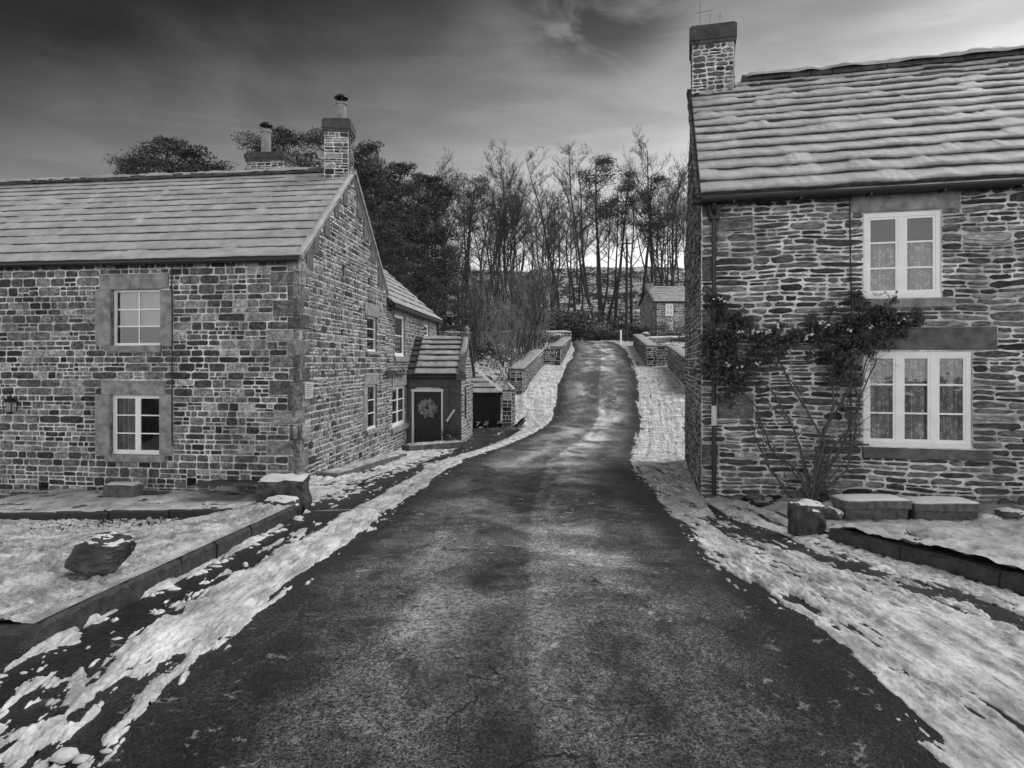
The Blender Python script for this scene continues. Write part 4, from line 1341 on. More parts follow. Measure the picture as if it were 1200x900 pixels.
# low stone ledge and steps along the wing
def ledge(pts, w, h, label, name='stone_step', seed=1, snowh=.035, mat='dressed_dark'):
    mb = MB(); rng = random.Random(seed); vs = [Vector(p) for p in pts]
    for a, b in zip(vs[:-1], vs[1:]):
        n = max(1, int((b - a).length / .75)); d = (b - a); hd = Vector((d.x, d.y, 0)).normalized(); q = Vector((hd.y, -hd.x, 0)) * (w / 2)
        for i in range(n):
            p0 = a.lerp(b, i / n) + hd * .006; p1 = a.lerp(b, (i + 1) / n) - hd * .006; dz = Vector((0, 0, -h - .2)); j = Vector((0, 0, rng.uniform(-.012, .012)))
            mb.hexa([p0 - q + dz, p0 + q + dz, p1 + q + dz, p1 - q + dz, p0 - q + j, p0 + q + j, p1 + q + j, p1 - q + j])
    o = mb.build(name, mat, None, origin=vs[0] + Vector((0, 0, -h))); tag(o, label, 'step')
    mp = [v.copy() for v in vs]; mp[0] = mp[0].lerp(mp[1], .04); mp[-1] = mp[-1].lerp(mp[-2], .04)
    s = snow_strip(mp, w * .84, snowh, 'snow_lawn', 'snow_cap', o, seed, .06, .03)
    return o


ledge([(-3.95, 14.6, -.68), (-3.55, 17.5, -.80), (-3.35, 20.2, -.98)], .50, .1, 'long low flagstone ledge along the foot of the left gable', seed=3)
ledge([(-3.55, 22.7, -1.06), (-1.75, 24.0, -1.06)], .55, .16, 'snowy stone doorstep slab leading to the porch door', seed=6, snowh=.05)

# ============================================================ SHED behind the porch
sh = empty('low_shed', (-1.6, 30.5, -1.0), 'low dark shed with snowy hipped slab roof beyond the porch', 'shed')
ya = 29.2; xa, xb = -3.4, -12 / 800 * ya
ez = EYE - 36.5 / 800 * ya
mb = MB()
mb.hexa([(xa, ya, -1.2), (xb - .06, ya, -1.2), (xb + .0, 31.8, -1.2), (xa, 31.8, -1.2), (xa, ya, ez), (xb - .06, ya, ez), (xb + .0, 31.8, ez), (xa, 31.8, ez)]); mb.build('wall', 'dark_wood', sh)
mb = MB(); mb.box(xb - .17, ya - .02, -.45, .07, .05, 1.6); mb.box(xb - 1.3, ya - .02, -.45, .05, .04, 1.6); mb.build('door_post', 'slate', sh)
top_z = EYE - 9 / 800 * 31; tx = -47 / 800 * 31
roof(sh, (xa, ya - .15, ez), (xb + .02, ya - .15, ez), (xa, 31.0, top_z + .35), (tx - .3, 31.0, top_z + .35), 7, 93, .06, .005, .035, gapamp=.012, step=.1)
mb = MB(); mb.poly([(xb + .02, ya - .15, ez + .02), (xb + .1, 32, ez + .02), (tx - .3, 31.0, top_z + .36)]); mb.poly([(xb + .1, 32, ez + .02), (xa, 32, ez), (xa, 31, top_z + .35), (tx - .3, 31, top_z + .35)])
mb.build('hip', 'snow_roof', sh)

# gate pier with notice
yp = 28.3; px0, px1 = (588.5 - 600) / 800 * yp, (602 - 600) / 800 * yp
gp = empty('gate_pier', ((px0 + px1) / 2, yp, -1.0), 'short stone gate pier with pointed top and white notice on its front', 'pier')
zt = EYE - 31 / 800 * yp; za = EYE - 24 / 800 * yp; xm = (px0 + px1) / 2
mb = MB(); cw = px1 - px0
Wp = Wall(Vector((px0, yp)), Vector((px1 - .08, yp)), (0, -1)); Wq = Wall(Vector((px1 - .08, yp)), Vector((px1 + .05, yp + .9)), (1, 0))
wall_plane(mb, Wp, 0, Wp.L, -1.2, lambda s: zt + (za - zt) * (1 - abs(s / Wp.L * 2 - 1)), [], breaks=(Wp.L / 2,)); wall_plane(mb, Wq, 0, Wq.L, -1.2, lambda s: zt, [])
stones(mb, Wp, 0, Wp.L, -1.1, lambda s: zt - .02, [], 'coursed', 3, (.14, .2), (.2, .4), .18, 2.4, .02)
stones(mb, Wq, 0, Wq.L, -1.1, lambda s: zt - .02, [], 'coursed', 4, (.14, .2), (.2, .4), .18, 2.4, .02)
mb.poly([(px0, yp + .9, -1.2), (px0, yp, -1.2), (px0, yp, zt), (px0, yp + .9, zt)], .3)
mb.build('post', 'wall_dark', gp, tone=True)
mb = MB(); e = .05
mb.poly([(px0 - e, yp - e, zt - .02), (xm - .04, yp - e, za + .05), (xm - .04, yp + .95, za + .05), (px0 - e, yp + .95, zt - .02)]); mb.poly([(xm - .04, yp - e, za + .05), (px1 - .08 + e, yp - e, zt - .02), (px1 + .1, yp + .95, zt - .02), (xm - .04, yp + .95, za + .05)])
mb.build('coping', 'snow_roof', gp)
mb = MB(); mb.box(xm - .03, yp - .045, EYE - 39 / 800 * yp, .36, .03, .36); sgn = mb.build('notice', 'sign', gp)
mb = MB()
for k in range(4): mb.box(xm - .03, yp - .062, EYE - 39 / 800 * yp + .11 - k * .07, .26 - .05 * (k % 2), .003, .02)
mb.build('lettering', 'lettering', sgn)

# ============================================================ RIGHT HOUSE
rh = empty('rubble_house', (5.5, 12.5, -0.5), 'tall rubble stone house on the right with thick roof snow and white casement windows', 'house')
RA = Vector((3.01, 10.85)); rd = Vector((0.969, -0.247)).normalized(); RL = 8.5
bd = Vector((0.2066, 0.978)).normalized(); RG = 6.1
WR = Wall(RA, RA + rd * RL, (0, -1)); WRG = Wall(RA, RA + bd * RG, (-1, 0))
WRB = Wall(RA + bd * RG, RA + bd * RG + rd * RL, (0, 1)); WRE = Wall(RA + rd * RL, RA + rd * RL + bd * RG, (1, 0))
rzE, rzR = 4.40, 7.03
rg = lambda s: rzE + (rzR - rzE) * (1 - abs(s / RG * 2 - 1))
OU = rect(WR, 1012, 248, 1103, 349); OL = rect(WR, 1012, 412, 1139, 524.5)
lu = rect(WR, 998, 222, 1125, 246.5); su = rect(WR, 999, 350, 1118, 361)
ll = rect(WR, 1008, 384, 1168, 409.5); sl = rect(WR, 1010, 526, 1161, 538)
mb = MB()
wall_plane(mb, WR, 0, WR.L, -1.0, lambda s: rzE, [OU, OL])
wall_plane(mb, WRG, 0, RG, -1.4, rg, [], breaks=(RG / 2,)); wall_plane(mb, WRE, 0, RG, -1.0, rg, [], breaks=(RG / 2,)); wall_plane(mb, WRB, 0, WRB.L, -1.4, lambda s: rzE, [])
ex = [OU, OL, lu, su, ll, sl]
rq = random.Random(8); big = []
for (u0, v0, u1, v1) in ((822, 239, 838, 254), (840, 254, 883, 271), (822, 300, 836, 330), (822, 362, 850, 385), (840, 460, 884, 491), (822, 520, 842, 545), (822, 405, 838, 440)):
    r_ = rect(WR, u0, v0, u1, v1); big.append(r_)
    rough_block(mb, WR, r_[0] + .008, r_[1] - .008, r_[2] + .008, r_[3] - .008, -.08, .024, rq.uniform(.15, .45), rq, .012, .02)
ex += big
wr_n = lambda s, t: (s + .03 * (mnoise.noise(Vector((s * 1.4, t * 1.4, 3)))), t + .045 * mnoise.noise(Vector((s * 1.1, t * 2.0, 7))))


def edge_warp(s, t):
    a, b = wr_n(s, t); k = 1.0
    for e in ex:
        dx = max(e[0] - s, s - e[1], 0); dz = max(e[2] - t, t - e[3], 0); k = min(k, math.hypot(dx, dz) / .3)
    return s + (a - s) * k, t + (b - t) * k


stones(mb, WR, 0.0, WR.L, -0.75, lambda s: rzE - .02, ex, 'rubble', 23, (0.08, 0.15), (0.24, 0.66), 0.12, 6.0, 0.016, edge_warp)
stones(mb, WRG, 0.02, RG, -1.0, rg, [], 'rubble', 24, (0.09, 0.15), (0.24, 0.6), 0.12, 5.0, 0.02)
mb.build('wall', 'stone_right', rh, tone=True)
w = window(rh, WR, OU, 2, 3, 0.015, 0.065, 0.085, 0.026, 'lace', rsplit=[0.33, 0.665], hcov=(0, .665))
surround(w, WR, OU, lu, su, (), 'dressed', .03)
w = window(rh, WR, OL, 3, 3, 0.02, 0.065, 0.085, 0.026, 'lace', hcov=(0, 1))
surround(w, WR, OL, ll, sl, (), 'dressed_dark', .035)
kz = (rzR - rzE) / (RG / 2); n2 = bd
def rp(s, b, z): 
    p = RA + rd * s + bd * b; return (p.x, p.y, z)
bare = lambda S, v, sd: (0.5 * sst(v, .78, .93) * sst(fbm(S * 1.6, S * 0 + sd * 1.7, sd, 4), .48, .62))
roof(rh, rp(-.02, -.2, rzE - .2 * kz + .07), rp(RL + .2, -.2, rzE - .2 * kz + .07), rp(-.02, RG / 2, rzR + .2), rp(RL + .2, RG / 2, rzR + .2), 14, 31, 0.055, 0.0, 0.052, bare=bare, gapamp=.06, step=.02)
mb = MB(); mb.hexa([rp(-.0, RG / 2, rzR), rp(RL + .2, RG / 2, rzR), rp(RL + .2, RG + .05, rzE - .05), rp(-.0, RG + .05, rzE - .05), rp(-.0, RG / 2, rzR + .2), rp(RL + .2, RG / 2, rzR + .2), rp(RL + .2, RG + .05, rzE + .15), rp(-.0, RG + .05, rzE + .15)]); mb.build('rear_roof', 'slate', rh)
mb = MB(); x = .95; rr = random.Random(13); ang = math.atan2(rd.y, rd.x)
while x < RL:
    w_ = rr.uniform(.35, .55); q = rp(x + w_ / 2, RG / 2, rzR + .27 + rr.uniform(-.015, .015)); mb.box(*q, w_ - .012, .30, .12, .5, ang); x += w_
mb.build('ridge', 'slate', rh)
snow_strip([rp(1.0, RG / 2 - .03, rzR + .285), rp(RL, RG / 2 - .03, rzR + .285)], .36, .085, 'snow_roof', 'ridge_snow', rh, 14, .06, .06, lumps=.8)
# dark verge slates under the gable edge
mb = MB()
for k in range(22):
    v0, v1 = k / 22, (k + 1.25) / 22
    a = rp(-.05, -.2 + (RG / 2 + .2) * v0, rzE - .2 * kz + .05 + (rzR + .13 - rzE + .2 * kz) * v0); b = rp(-.05, -.2 + (RG / 2 + .2) * min(v1, 1), rzE - .2 * kz + .02 + (rzR + .13 - rzE + .2 * kz) * min(v1, 1))
    slabbar(mb, a, b, .08 + .02 * (k % 3), .07)
mb.build('verge', 'slate', rh)
gA, gB = RA + rd * -.02 - bd * .27, RA + rd * (RL + .1) - bd * .27
gutter(rh, gA, gB, rzE - .17, rzE - .17, .055)
mb = MB(); mb.hexa([rp(-.14, -.2, rzE - .2), rp(RL, -.2, rzE - .2), rp(RL, 0.0, rzE - .2), rp(-.14, 0.0, rzE - .2), rp(-.14, -.2, rzE - .15), rp(RL, -.2, rzE - .15), rp(RL, 0.0, rzE - .02), rp(-.14, 0.0, rzE - .02)]); mb.build('eaves_board', 'dark_wood', rh)
# downpipe with hopper and pale band
s_, _ = WR.px(836.5, 400); mb = MB()
P_ = lambda t, o=.075: WR.P(s_, t, o)
mb.tube([P_(rzE - .15, .25), P_(rzE - .3, .2), P_(rzE - .42, .08), P_(2.5), P_(1.2), P_(0), P_(-.55)], .036, 10)
for t in (3.6, 2.4, 1.15, .25): mb.tube([P_(t), P_(t + .07)], .05, 10)
c = P_(rzE - .45); mb.hexa([(c[0] + a * .07, c[1] + b * .06, c[2]) for a, b in ((-1, -1), (1, -1), (1, 1), (-1, 1))] + [(c[0] + a * .11, c[1] + b * .09, c[2] + .22) for a, b in ((-1, -1), (1, -1), (1, 1), (-1, 1))])
dp = mb.build('downpipe', 'black_iron', rh)
_, ta = WR.px(836, 475); _, tb = WR.px(836, 498); mb = MB(); mb.tube([P_(tb), P_(ta)], .041, 10); mb.build('pipe_band', 'sign', dp)
# cable
s_, t_ = WR.px(994.5, 232); s2, t2 = WR.px(997, 370); s3, t3 = WR.px(996, 520); mb = MB()
mb.tube([WR.P(s_ - .03, t_ + .12, .2), WR.P(s_, t_, .06), WR.P(s_ + .015, (t_ + t2) / 2, .045), WR.P(s2, t2, .045), WR.P(s2 - .01, (t2 + t3) / 2, .045), WR.P(s3, t3 + .05, .05), WR.P(s3 - .03, t3 - .05, .09), WR.P(s3 + .06, t3 - .03, .1), WR.P(s3 + .1, t3, .05), WR.P(s3 + .25, t3, .045)], .012, 6); mb.build('cable', 'black_iron', rh)
# chimney
cq = RA + bd * (RG / 2) + rd * .40
ch = chimney(rh, cq.x, cq.y, 6.0, 8.28, .78, .80, ang, 53, .34, (), 'rubble', 'stone_right', .07)
mb = MB()
for k in range(3): mb.tube([(cq.x - .25 + k * .2, cq.y, 8.3), (cq.x - .24 + k * .2, cq.y, 8.3 + .45 + .2 * (k == 0))], .004, 4)
mb.tube([(cq.x - .35, cq.y, 8.72), (cq.x + .02, cq.y, 8.80)], .004, 4); mb.build('aerial', 'black_iron', ch)
# lead flashing at the stack foot
mb = MB(); mb.hexa([rp(-.06, RG / 2 - .5, rzR - .38), rp(.83, RG / 2 - .5, rzR - .38), rp(.83, RG / 2 - .38, rzR - .2), rp(-.06, RG / 2 - .38, rzR - .2), rp(-.06, RG / 2 - .5, rzR - .18), rp(.83, RG / 2 - .5, rzR - .18), rp(.83, RG / 2 - .38, rzR - .02), rp(-.06, RG / 2 - .38, rzR - .02)]); mb.build('flashing', 'slate', ch)

# ---- climbing rose
rs, rt = WR.px(947, 580)
ro = empty('climbing_rose', WR.P(rs, -.45, .25), 'dark climbing rose with snow dusted flower heads trained over the right house front', 'climbing plant')
rr = random.Random(77)
def wp(u, v, o): 
    s, t = WR.px(u, v); return WR.P(s, t, o)
mb = MB(); mp = MB()
stems = [[(947, 582), (955, 540), (962, 500), (990, 455), (1003, 415), (1012, 380), (1020, 362)],
         [(947, 582), (938, 550), (925, 500), (900, 462), (870, 440), (850, 400), (838, 372)],
         [(947, 582), (965, 545), (985, 520), (997, 480), (990, 430), (1010, 400), (1060, 380)],
         [(945, 582), (930, 560), (900, 520), (880, 480), (862, 450), (850, 420)],
         [(948, 582), (960, 520), (950, 490), (935, 455), (915, 425), (895, 395), (880, 380)],
         [(947, 582), (950, 530), (972, 470), (975, 430), (960, 400), (940, 380)],
         [(950, 580), (985, 545), (1000, 510), (1004, 470), (1015, 430), (1030, 412)],
         [(942, 582), (918, 572), (895, 545), (885, 510), (890, 480)],
         [(950, 582), (975, 530), (995, 505), (985, 470), (1000, 440), (1020, 405), (1050, 390)]]
for i, st in enumerate(stems * 2):
    pts = []; o = .22
    for k, (u, v) in enumerate(st):
        pts.append(wp(u + rr.uniform(-7, 7) * (k > 0), v + rr.uniform(-6, 6) * (k > 0), .25 - .02 * k + rr.uniform(-.04, .08)))
    fine = []
    for a, b in zip(pts[:-1], pts[1:]):
        a, b = Vector(a), Vector(b)
        for q in range(4): fine.append(a.lerp(b, q / 4) + Vector([rr.uniform(-.012, .012) for _ in range(3)]))
    n_ = len(fine); r0 = .022 if i < 9 else .011
    mb.tube(fine, [r0 * (1 - .75 * k / n_) for k in range(n_)], 6)
    for q in range(14):
        k = rr.randrange(4, n_); p = fine[k]; d = Vector((rr.uniform(-1, 1), rr.uniform(-.5, .2), rr.uniform(-.3, 1))).normalized(); L_ = rr.uniform(.15, .5)
        mb.tube([p, p + d * L_ * .5, p + d * L_ + Vector((0, 0, -.06))], [.006, .004, .002], 4)
mp.tube([wp(904, 408, .16), wp(908, 420, .17), wp(912, 432, .16), wp(909, 428, .15)], .008, 5)
mp.tube([wp(925, 405, .12), wp(926, 430, .12), wp(930, 455, .13), wp(938, 470, .14), wp(937, 490, .15)], .008, 5)
for (u, v) in ((911, 482), (978, 408), (975, 500)):
    mp.tube([wp(u - 4, v - 3, .05), wp(u - 3, v + 4, .05), wp(u + 3, v + 4, .05), wp(u + 4, v - 3, .05), wp(u - 2, v - 3, .05)], .006, 5); mp.tube([wp(u, v + 3, .05), wp(u, v + 12, .05)], .006, 5)
mb.build('stem', 'rose_stem', ro); mp.build('pale_stem', 'pale_stem', ro)
mb = MB()
blobs = [(840, 365, 20, 16), (828, 395, 13, 30), (850, 405, 26, 26), (870, 390, 24, 17), (900, 395, 26, 16), (930, 395, 24, 14), (845, 440, 26, 20), (868, 445, 22, 16), (885, 420, 18, 12),
         (955, 388, 20, 18), (985, 385, 22, 26), (1010, 370, 26, 20), (1035, 380, 26, 20), (1060, 380, 18, 14), (1020, 400, 30, 12), (985, 420, 22, 26), (1000, 350, 14, 10), (975, 440, 14, 14), (955, 415, 14, 10), (860, 375, 20, 10), (832, 350, 10, 10), (905, 415, 16, 8), (850, 465, 12, 7)]
for (u, v, a, b) in blobs:
    nleaf = int(a * b * 1.35)
    subs = [(u + rr.gauss(0, .5) * a, v + rr.gauss(0, .5) * b) for _ in range(max(4, int(a * b / 28)))]
    for i in range(nleaf):
        cu, cv = rr.choice(subs)
        uu = cu + rr.gauss(0, 3.2); vv = cv + rr.gauss(0, 3.0)
        o = rr.uniform(.04, .34)
        p = Vector(wp(uu, vv, o)); sz = rr.uniform(.018, .040)
        n_ = Vector((rr.gauss(0, .7), rr.gauss(-.5, .7), rr.gauss(.5, .7))).normalized(); x = n_.orthogonal().normalized(); x = Matrix.Rotation(rr.uniform(0, 6.28), 3, n_) @ x; y = n_.cross(x)
        mb.poly([p - x * sz, p - y * sz * .5, p + x * sz, p + y * sz * .5])
mb.build('leaves', 'leaf', ro)
for (u, v, n_) in ((842, 352, 5), (850, 356, 6), (856, 354, 4), (866, 390, 8), (884, 390, 9), (897, 391, 10), (907, 385, 4), (945, 394, 8), (958, 380, 7), (965, 384, 4), (1020, 348, 6), (1028, 346, 6), (1036, 348, 5), (1012, 384, 4), (988, 388, 3), (852, 428, 4), (866, 430, 3), (885, 427, 4), (940, 398, 4), (980, 362, 4), (1049, 378, 3)):
    mb = MB()
    for k in range(n_):
        p = wp(u + rr.gauss(0, 2.2), v + rr.gauss(0, 1.1), rr.uniform(.30, .38)); r_ = rr.uniform(.012, .024)
        mb.lathe(p, [(r_ * .5, -r_ * .5), (r_, 0), (r_ * .8, r_ * .6), (.002, r_ * .8)], 7)
    mb.build('flower_cluster', 'blossom', ro, smooth=True)

# dead leaves and small stones at the wall foot
rk = random.Random(9)
for k in range(16):
    s = .15 + k * .3 + rk.uniform(-.1, .1); 
    if 1.0 < s < 1.3: continue
    p = WR.P(s, -.43, .12 + rk.uniform(0, .1))
    o = rock('foot_stone', 'dressed_dark', (p[0], p[1], float(Hright(p[0], p[1])) - .02), (rk.uniform(.18, .34), rk.uniform(.14, .2), rk.uniform(.10, .20)), k, 'rough dark stone lying along the foot of the right house wall', 'stone', sub=3, rz=rk.random(), group='stones along the right house wall')

# ---- troughs in front of the right house
def trough(u0, u1, vt, vb, label, depth=.34):
    y = 8.25; zg = EYE - (vb - 425) / 800 * y; zt = EYE - (vt - 425) / 800 * y
    x0, x1 = (u0 - 600) / 800 * y, (u1 - 600) / 800 * y
    e = empty('stone_trough', ((x0 + x1) / 2, y + depth / 2, zg), label, 'trough', 'stone troughs below the right house')
    W = Wall(Vector((x0, y)), Vector((x1, y - .02)), (0, -1)); mb = MB()
    cx = (x0 + x1) / 2; w_ = x1 - x0
    # tapered body, hollow rim
    b = [(x0 + .03, y + .02, zg - .05), (x1 - .03, y + .02, zg - .05), (x1 - .03, y + depth - .02, zg - .05), (x0 + .03, y + depth - .02, zg - .05), (x0, y, zt - .05), (x1, y, zt - .05), (x1, y + depth, zt - .05), (x0, y + depth, zt - .05)]
    mb.hexa(b); rough_block(mb, W, -.012, w_ + .012, zt - .10, zt, -depth, .018, .5, R, .004, .010)
    mb.build('basin', 'trough', e)
    snow_strip([(x0 - .01, y + depth / 2, zt - .005), (x1 + .01, y + depth / 2, zt - .005)], depth + .03, .03, 'snow', 'snow_cap', e, int(u0), .04, .01, lumps=.2)
    return e


M['trough'] = plain('weathered trough stone', .10, .85, .5, 14, .006)
trough(990, 1066, 587, 609, 'stone trough with snow on top, left of the pair by the right house wall')
trough(1072, 1148, 590, 615, 'stone trough with snow on top, right of the pair by the right house wall')
for (u, v, sx, sy, sz, sd, lb) in ((1160, 612, .34, .26, .13, 3, 'flat snowy stone just right of the troughs'), (1185, 604, .40, .3, .13, 5, 'snow covered stone slab at the right edge by the house wall'), (977, 606, .22, .22, .17, 8, 'rounded snow capped stone between bollard stone and troughs')):
    y = 8.3; rock('edging_stone', 'dressed_dark', ((u - 600) / 800 * y, y, EYE - (v - 425) / 800 * y - .03), (sx, sy, sz), sd, lb, 'stone', cap=.02, ridge=.1)

# ---- right kerb stones and the bollard stone
def kerb(xf, y0, y1, hgt, zfun, side, label, group, seed, wid=.13, mat='kerb', lenr=(.65, 1.0)):
    rng = random.Random(seed); y = y0; k = 0
    while y < y1 - .2:
        L_ = min(rng.uniform(*lenr), y1 - y); a, b = y + .008, y + L_ - .008; y += L_; k += 1
        mb = MB(); nseg = 9; rows = []
        for i in range(nseg + 1):
            yy = a + (b - a) * i / nseg; x = float(xf(yy)); z = float(zfun(x, yy)); 
            j = lambda s_=.011: rng.uniform(-s_, s_)
            e = .012 if i in (0, 9) else 0
            zt_ = z + hgt - e
            rows.append([(x - side * (0.0) + j(), yy, z - .15), (x + j(), yy, zt_ - .03 + j()), (x + side * .02 + j(), yy, zt_ + j(.004)), (x + side * wid, yy, zt_ + j(.004)), (x + side * wid, yy, z - .15)])
        i0 = len(mb.v)
        for r_ in rows: mb.v += r_
        for i in range(nseg):
            for q in range(4):
                c_ = i0 + i * 5 + q; mb.face((c_, c_ + 1, c_ + 6, c_ + 5))
        mb.face(tuple(i0 + q for q in range(5))); mb.face(tuple(i0 + nseg * 5 + q for q in range(5))[::-1])
        o = mb.build('kerb_stone', mat, None, origin=(float(xf(a)), a, float(zfun(xf(a), a)))); tag(o, label, 'kerb', group)


M['kerb'] = plain('wet dark kerb stone', .038, .6, .5, 12, .012)
kerb(lambda y: KLX, 4.12, 9.3, .165, lambda x, y: prof(y), -1, 'dark kerb stone in the line between left snowy lawn and road', 'left lawn kerb stones', 2)
kerb(lambda y: KRX(y), 1.4, 7.45, .17, lambda x, y: prof(y), 1, 'dark kerb stone in the line edging the right snowy lawn', 'right lawn kerb stones', 4)
# front return of the left kerb
rng = random.Random(5); x = KLX
while x > -7.5:
    L_ = rng.uniform(.7, 1.0); W = Wall(Vector((x - .008, 4.0)), Vector((x - L_ + .008, 4.0)), (0, -1)); mb = MB()
    z = float(prof(4.0)); rough_block(mb, W, 0, W.L, z - .1, z + .16, -.14, 0, .5, rng, .008, .02)
    o = mb.build('kerb_stone', 'kerb', None, origin=(x, 4.0, z)); tag(o, 'dark kerb stone in the front return of the left lawn nearest the camera', 'kerb', 'front return kerb stones'); x -= L_
# step edge below the path of the left cottage
x = -3.55
while x > -14:
    L_ = rng.uniform(.7, 1.2); W = Wall(Vector((x - .005, 12.26)), Vector((x - L_ + .005, 12.26)), (0, -1)); mb = MB()
    zt = float(pz(np.array([x]))[0]) + .005; rough_block(mb, W, 0, W.L, zt - .35, zt, -.12, 0, .5, rng, .012, .02)
    o = mb.build('step_edge_stone', 'kerb', None, origin=(x, 12.26, zt)); tag(o, 'dark edging stone of the low step between lawn and left cottage path', 'edging stone', 'path step edging stones'); x -= L_

M['boulder_stone'] = plain('lichened boulder', .055, .85, .8, 9, .02)
bl = rock('marker_stone', 'boulder_stone', (345 / 800 * 7.75, 7.75, float(prof(7.75)) - .02), (.32, .30, .44), 21, 'upright dark marker stone at the end of the right kerb', 'stone', block=.28, cap=.012, amp=.10)
M['boulder'] = toned('boulder', .02, .12, 9, .02)
bk = rock('block_boulder', 'boulder_stone', (-.3388 * 9.6, 9.75, float(prof(9.7)) - .05), (.64, .62, .54), 33, 'large squarish dark stone block with snow on top at the left cottage corner', 'boulder', block=.22, cap=.03, amp=.08, rz=.15)
ck = rock('kerb_end_stone', 'kerb', (-.335 * 9.2, 9.15, float(prof(9.2)) - .04), (.42, .34, .30), 41, 'rounded kerb end stone with snow in front of the large block', 'stone', block=.55, cap=.03, amp=.04, rz=-.4)
lr = rock('lawn_rock', 'rock', (-3.24, 5.28, float(Hlawn(-3.3, 5.3)) - .03), (.56, .38, .38), 58, 'jagged dark rock with patches of snow standing alone on the left lawn', 'rock', amp=.10, cap=.006, sub=5, rz=.3, lean=(.25, 0), thr=.84, ridge=.30)
tr = rock('wall_foot_trough', 'dressed_dark', (-.563 * 13.9, 13.75, float(pz(np.array([-7.8]))[0]) - .03), (.68, .3, .32), 61, 'low stone trough with snow against the left cottage wall below the window', 'trough', block=.15, cap=.035, amp=.035, rz=-.13)

# snow lumps thrown along the kerbs
mb = MB(); rl = random.Random(15)
def lump(x, y, z, r):
    k = 9; i0 = len(mb.v); rings = [(1.0, -.2), (1.05, .15), (.8, .5), (.45, .72), (0.05, .8)]
    ax, ay, az = rl.uniform(.8, 1.8), rl.uniform(.8, 1.4), rl.uniform(.6, 1.0); ph = rl.uniform(0, 6)
    jit = [rl.uniform(.75, 1.25) for _ in range(k)]
    for (rr_, zz) in rings:
        for j in range(k):
            w_ = 2 * math.pi * j / k + ph; q = rr_ * r * jit[j] * rl.uniform(.9, 1.1)
            mb.v.append((x + q * ax * math.cos(w_), y + q * ay * math.sin(w_), z + zz * r * az * rl.uniform(.85, 1.15)))
    for i in range(4):
        for j in range(k):
            a = i0 + i * k + j; b = i0 + i * k + (j + 1) % k; mb.face((a, b, b + k, a + k))
    mb.face(tuple(i0 + 4 * k + j for j in range(k)))
for i in range(90):
    y = rl.uniform(3.2, 9.2); c_ = math.sin(y * 3.3) + math.sin(y * 7.1 + 1)
    if c_ < -.3: continue
    lump(KLX + rl.uniform(.02, .16), y, float(prof(y)), rl.uniform(.012, .045))
for i in range(240):
    y = rl.uniform(3.8, 7.6); x = float(KRX(y)) - abs(rl.gauss(.12, .12)); lump(x, y, float(prof(y)), rl.uniform(.012, .05) * (1.2 if x > KRX(y) - .15 else .7))
for i in range(420):
    y = rl.uniform(2.6, 30); s = rl.choice((-1, 1)); x = float(xl(y) if s < 0 else xr(y)) + s * rl.uniform(-.1, .7 if s < 0 else 1.2); lump(x, y, float(Hverge(x, y)), rl.uniform(.006, .022) * (1 + y * .03))
for i in range(500):
    y = rl.uniform(10, 24); x = float(gx(y)) + rl.uniform(.5, 1.9); lump(x, y, float(Hverge(x, y)), rl.uniform(.02, .045))
for (x, y, r) in ((-1.93, 2.95, .04), (-1.85, 2.93, .03)): lump(x, y, 0, r)
o = mb.build('snow_lumps', 'snow', None, smooth=True); o['kind'] = 'stuff'

# ============================================================ BRIDGE PARAPETS
def parapet(pts, th, label, seed, endcap=True, inner=1):
    """pts: (x, y, z bottom, z top) along the road face; th: thickness away from the road"""
    e = empty('bridge_parapet', (pts[0][0], pts[0][1], pts[0][2]), label, 'wall')
    mb = MB(); cap = MB()
    for a, b in zip(pts[:-1], pts[1:]):
        A, B = Vector(a[:2]), Vector(b[:2]); d = (B - A).normalized(); n = Vector((-d.y, d.x)) * inner
        L_ = (B - A).length; k = (b[2] - a[2]) / L_
        W = Wall(A, B, (-n.x, -n.y), k, a[2]); hgt = a[3] - a[2]; h1 = b[3] - b[2]
        zt_ = lambda s: hgt + (h1 - hgt) * s / L_
        wall_plane(mb, W, 0, L_, -.7, zt_, [])
        stones(mb, W, 0, L_, -.3, lambda s: zt_(s) - .04, [], 'coursed', seed, (.14, .22), (.3, .7), .17, 2.6, .03)
        W2_ = Wall(A + n * th, B + n * th, (n.x, n.y), k, a[2]); wall_plane(mb, W2_, 0, L_, -1.2, zt_, [])
        for (Q, q) in ((A, a), (B, b)):
            sgn_ = -1 if Q is A else 1
            We = Wall(Q, Q + n * th, (d.x * sgn_, d.y * sgn_), 0, q[2]); wall_plane(mb, We, 0, th, -.8, lambda s: q[3] - q[2], [])
            stones(mb, We, 0, th, -.3, lambda s: q[3] - q[2] - .04, [], 'coursed', seed + 3, (.16, .24), (.25, .45), .2, 2.6, .03)
        o_ = n * -.05; p0 = Vector((*(A + o_ - d * .04), a[3] - .02)); p1 = Vector((*(B + o_ + d * .04), b[3] - .02)); q0 = Vector((*(A + n * (th + .05) - d * .04), a[3] - .02)); q1 = Vector((*(B + n * (th + .05) + d * .04), b[3] - .02)); u = Vector((0, 0, .10))
        cap.hexa([p0, p1, q1, q0, p0 + u, p1 + u, q1 + u, q0 + u])
        nseg = max(3, int(L_ / .5))
        c0 = (p0 + q0) / 2 + u; c1 = (p1 + q1) / 2 + u; hd = (B - A).normalized()
        snow_strip([c0, c1], th + .12, .05, 'snow_roof', 'snow_cap', e, seed + 7, .25, .02)
    mb.build('stonework', 'wall_dark', e, tone=True); cap.build('coping', 'dressed_dark', e)
    return e


